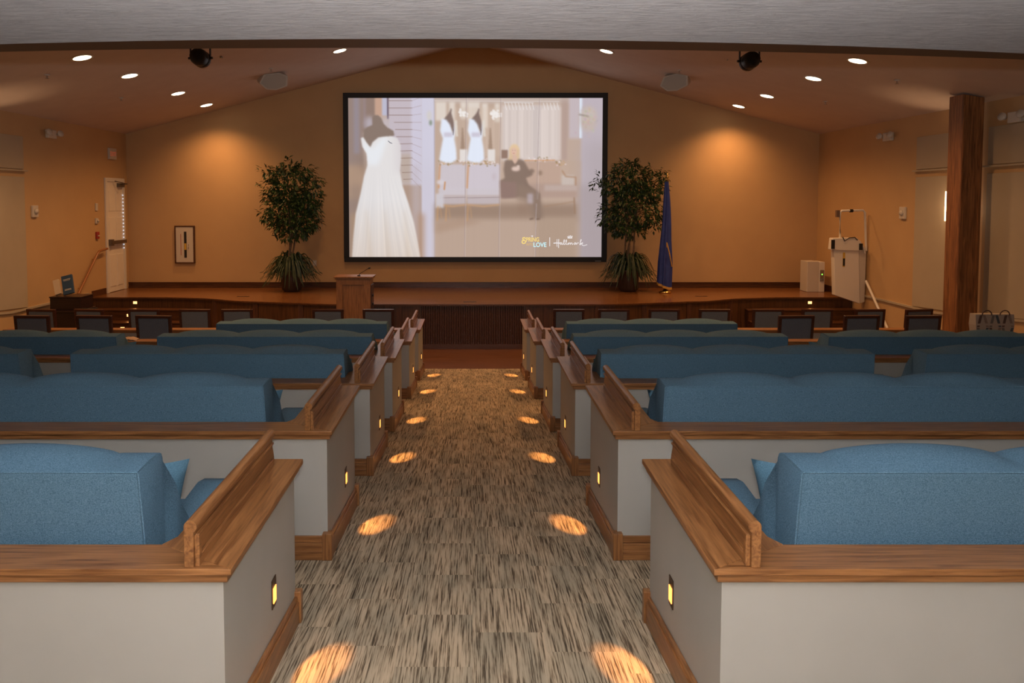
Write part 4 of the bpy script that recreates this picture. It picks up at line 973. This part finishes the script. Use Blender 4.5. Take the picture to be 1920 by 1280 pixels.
MB().box(xA-.012, xA+.05, d0-.10, d0-.081, mid, top-.03).build('button_panel', black_metal, ch, org)
MB().box(xB-.05, xB+.01, d0-.10, d0-.081, mid-.02, top-.1).build('button_panel', black_metal, ch, org)
m = MB(); m.box(P(1579, 474, d0).x, P(1583, 474, d0).x, d0-.036, d0-.031, P(1580, 500, d0).z, P(1580, 473, d0).z); m.build('warning_label', yellow_p, t, org)
m = MB(); m.box(P(1579, 480, d0).x, P(1583, 474, d0).x, d0-.038, d0-.0365, P(1580, 498, d0).z, P(1580, 484, d0).z); m.build('warning_print', black, t, org)
pa, pb, pc, pd = P(1575, 446, d0), P(1575, 395, d0), P(1622, 394, d0), P(1624, 470, d0)
m = MB(); m.tube([pa, pb-Vector((0, 0, .04)), pb+Vector((.03, 0, 0)), pc-Vector((.04, 0, 0)), pc+Vector((0, 0, -.04)), pd], .022, 10); m.build('safety_arm', white_paint, t, org)
m = MB(); m.lathe([(.03, -.03), (.03, .03)], (0, 0, 0), 12); m.xform(Matrix.Translation(P(1596, 395, d0)) @ Matrix.Rotation(radians(90), 4, 'Y')); m.build('arm_joint', black, t, org)
m = MB(); q = P(1571, 398, d0); m.box(q.x-.03, q.x+.03, d0-.02, d0+.04, q.z-.09, q.z+.04); m.build('call_box', mat('call_box', (.16, .10, .07), .5), t, org)
m = MB(); m.tube([P(1580, 444, d0-.1), P(1584, 452, d0-.12), P(1592, 446, d0-.1), P(1603, 445, d0-.1), P(1608, 450, d0-.1)], .009); m.build('strap', black, t, org)
m = MB(); m.tube([P(1600, 446, d0-.02), P(1612, 452, d0-.02), P(1619, 464, d0-.02), P(1622, 475, d0-.02)], .016); m.build('guard_bar', white_paint, t, org)
r0, r1 = PX(1665, 618, XW-.05), PX(1628, 536, XW-.05)
t = thing('lift_rail', 'slanted white lift guide rail on the right wall beside the stage steps', 'rail', (XW-.05, r0.y, 0.001))
m = MB(); dd_ = (r1-r0); lo_ = r0+(-dd_)*(r0.z-.06)/dd_.z
m.tube([lo_, r1+dd_*.12], .025, 8); m.build('tube', white_paint, t, (XW-.05, r0.y, .001))
m = MB(); m.box(XW-.075, XW-.03, lo_.y-.03, lo_.y+.03, .001, .06); m.build('foot', grey_metal, t, (XW-.05, r0.y, .001))
# post
t = thing('wooden_post', 'tall dark wood square post near the right wall', 'post', (7.17, 11.2, ramp(11.2)))
m = MB(); m.hexa(7.02, 7.33, 11.08, 11.4, lambda y: ramp(y)+.001, 4.26); m.v = [(x, y, min(z, vault(x)-.002) if z > 3 else z) for x, y, z in m.v]
m.build('shaft', post_wood, t, (7.17, 11.2, ramp(11.2)), bevel=.008)
m = MB()
for xx in (7.03, 7.28): m.hexa(xx, xx+.035, 11.072, 11.082, lambda y: ramp(y)+.15, 4.1)
m.build('edge_board', post_wood, t, (7.17, 11.2, ramp(11.2)))

# tan blank panels on the side walls
def wpanel(s, ya, yb, lab):
    X = s*XW; z0p = .945; org = (X, (ya+yb)/2, z0p+.0)
    t = thing('wall_panel', lab, 'panel', org, group='tan blank wall panels')
    z0f = lambda y: (.945 if y > 12.4 else .945+.0905*(12.4-y))
    m = MB(); m.hexa(X-s*.001, X-s*.022, ya, yb, z0f, 3.13); m.build('lower_panel', panel_tan, t, org, bevel=.004)
    m = MB(); m.box(X-s*.001, X-s*.06, ya-.05, yb+.05, 3.22, 3.245); m.build('ledge', panel_tan, t, org, bevel=.003)
    m = MB(); m.box(X-s*.001, X-s*.02, ya, yb, 3.26, 3.80); m.build('upper_panel', panel_tan, t, org, bevel=.004)
wpanel(-1, 11.0, 12.85, 'large tan blank wall panel at the left edge of the photo')
wpanel(1, 11.5, 13.0, 'tan blank wall panel just left of the dark wood post')
wpanel(1, 9.2, 11.2, 'tan blank wall panel right of the dark wood post')
# sconces
for s, y, lab in ((1, 11.95, 'lit vertical wall sconce partly hidden by the dark post'), (-1, 11.6, 'lit vertical wall sconce at the left wall')):
    t = thing('wall_sconce', lab, 'wall light', (s*(XW-.022), y, 2.40), group='vertical wall sconces')
    MB().box(0, -s*.03, -.05, .05, 0, .5).build('back_plate', grey_metal, t)
    m = MB(); m.lathe([(.001, .02), (.045, .02), (.045, .48), (.001, .48)], (-s*.085, 0, 0), 14); m.build('glass_tube', mat('sconce_glass', (1, .9, .7), .4, emit=(1, .72, .42), es=5), t)
    lamp('sconce_beam', 'SPOT', (s*(XW-.13), y, 2.95), P_SCONCE, (1, .62, .34), rot=(radians(180), radians(-s*12), 0), spot_size=radians(62), spot_blend=1.0, shadow_soft_size=.03)
    lamp('sconce_glow', 'POINT', (s*(XW-.2), y, 2.6), P_SCONCE*.12, (1, .62, .34), shadow_soft_size=.05)

# patterned tote on the right ledge
q = P(1858, 636, 9.47); zc = ROWS[4][1]; 
k = 9.5/F; hw_ = 36*k; org = (q.x, 9.47, zc)
t = thing('tote_bag', 'geometric patterned tote bag on the half wall right of the dark post', 'bag', org)
hb = P(1858, 588, 9.47).z-zc
m = MB(); m.loft([[(-hw_+.02, -.06, .001), (hw_-.02, -.06, .001), (hw_-.02, .06, .001), (-hw_+.02, .06, .001)], [(-hw_, -.07, hb*.6), (hw_, -.07, hb*.6), (hw_, .07, hb*.6), (-hw_, .07, hb*.6)], [(-hw_, -.055, hb), (hw_, -.055, hb), (hw_, .055, hb), (-hw_, .055, hb)]], smooth=False)
cols = [mat('tote_%s' % n_, c_, .7) for n_, c_ in (('cream', (.42, .36, .30)), ('grey', (.16, .15, .14)), ('teal', (.06, .09, .11)), ('brown', (.10, .06, .05)), ('taupe', (.25, .19, .16)))]
m.build('bag_body', cols[0], t)
m = MB(); nn = 6; wz = 2*hw_/nn; rnd = random.Random(5)
for i in range(nn):
    for j, (za, zb) in enumerate(((.0, .5), (.5, .97))):
        x = -hw_+.01+i*wz*.97; zA, zB = hb*za+.01, hb*zb; up = (i+j) % 2
        yf = lambda z: -.0605-.01*min(1, z/(hb*.6))-.002 if z < hb*.6 else -.072+.015*(z-hb*.6)/(hb*.4)-.001
        a, b = (x, x+wz*.5) if up else (x+wz*.5, x)
        m.add([(a, yf(zA), zA), (a+wz*.42, yf(zA), zA), (b+wz*.42, yf(zB), zB), (b, yf(zB), zB)], [(0, 1, 2, 3)], mi=(i+2*j) % 4)
m.build('geometric_print', cols[1:], t, fixn=False)
for xx in (-.1, .12): m = MB(); m.tube([(xx+.06*cos(a)-.0, -.06, hb+.06*sin(a)-.01) for a in [pi*i/8 for i in range(9)]], .007, 6); m.build('handle', cols[3], t)
# crumpled cloth on the fifth-row ledge, left
q = P(245, 636, 9.47); org = (q.x, 9.47, ROWS[4][1])
rnd = random.Random(2); m = MB(); n = 14; vs = []; fs = []
for i in range(n+1):
    for j in range(n+1):
        u, v = -1+2*i/n, -1+2*j/n; r = max(0, 1-(u*u+v*v)*.55); vs.append((u*.095, v*.06, .004+.035*r*(.6+.6*rnd.random())))
for i in range(n):
    for j in range(n): a = i*(n+1)+j; fs.append((a, a+1, a+n+2, a+n+1))
m.add(vs, fs, True); m.loft([[(-.095, -.06, .0005), (.095, -.06, .0005), (.095, .06, .0005), (-.095, .06, .0005)], [(-.09, -.055, .006), (.09, -.055, .006), (.09, .055, .006), (-.09, .055, .006)]], smooth=False)
o = m.build('folded_cloth', mat('tan_cloth', (.45, .30, .20), .9)); o.location = org
set_props(o, 'small crumpled tan cloth lying on the left half wall ledge', 'cloth')
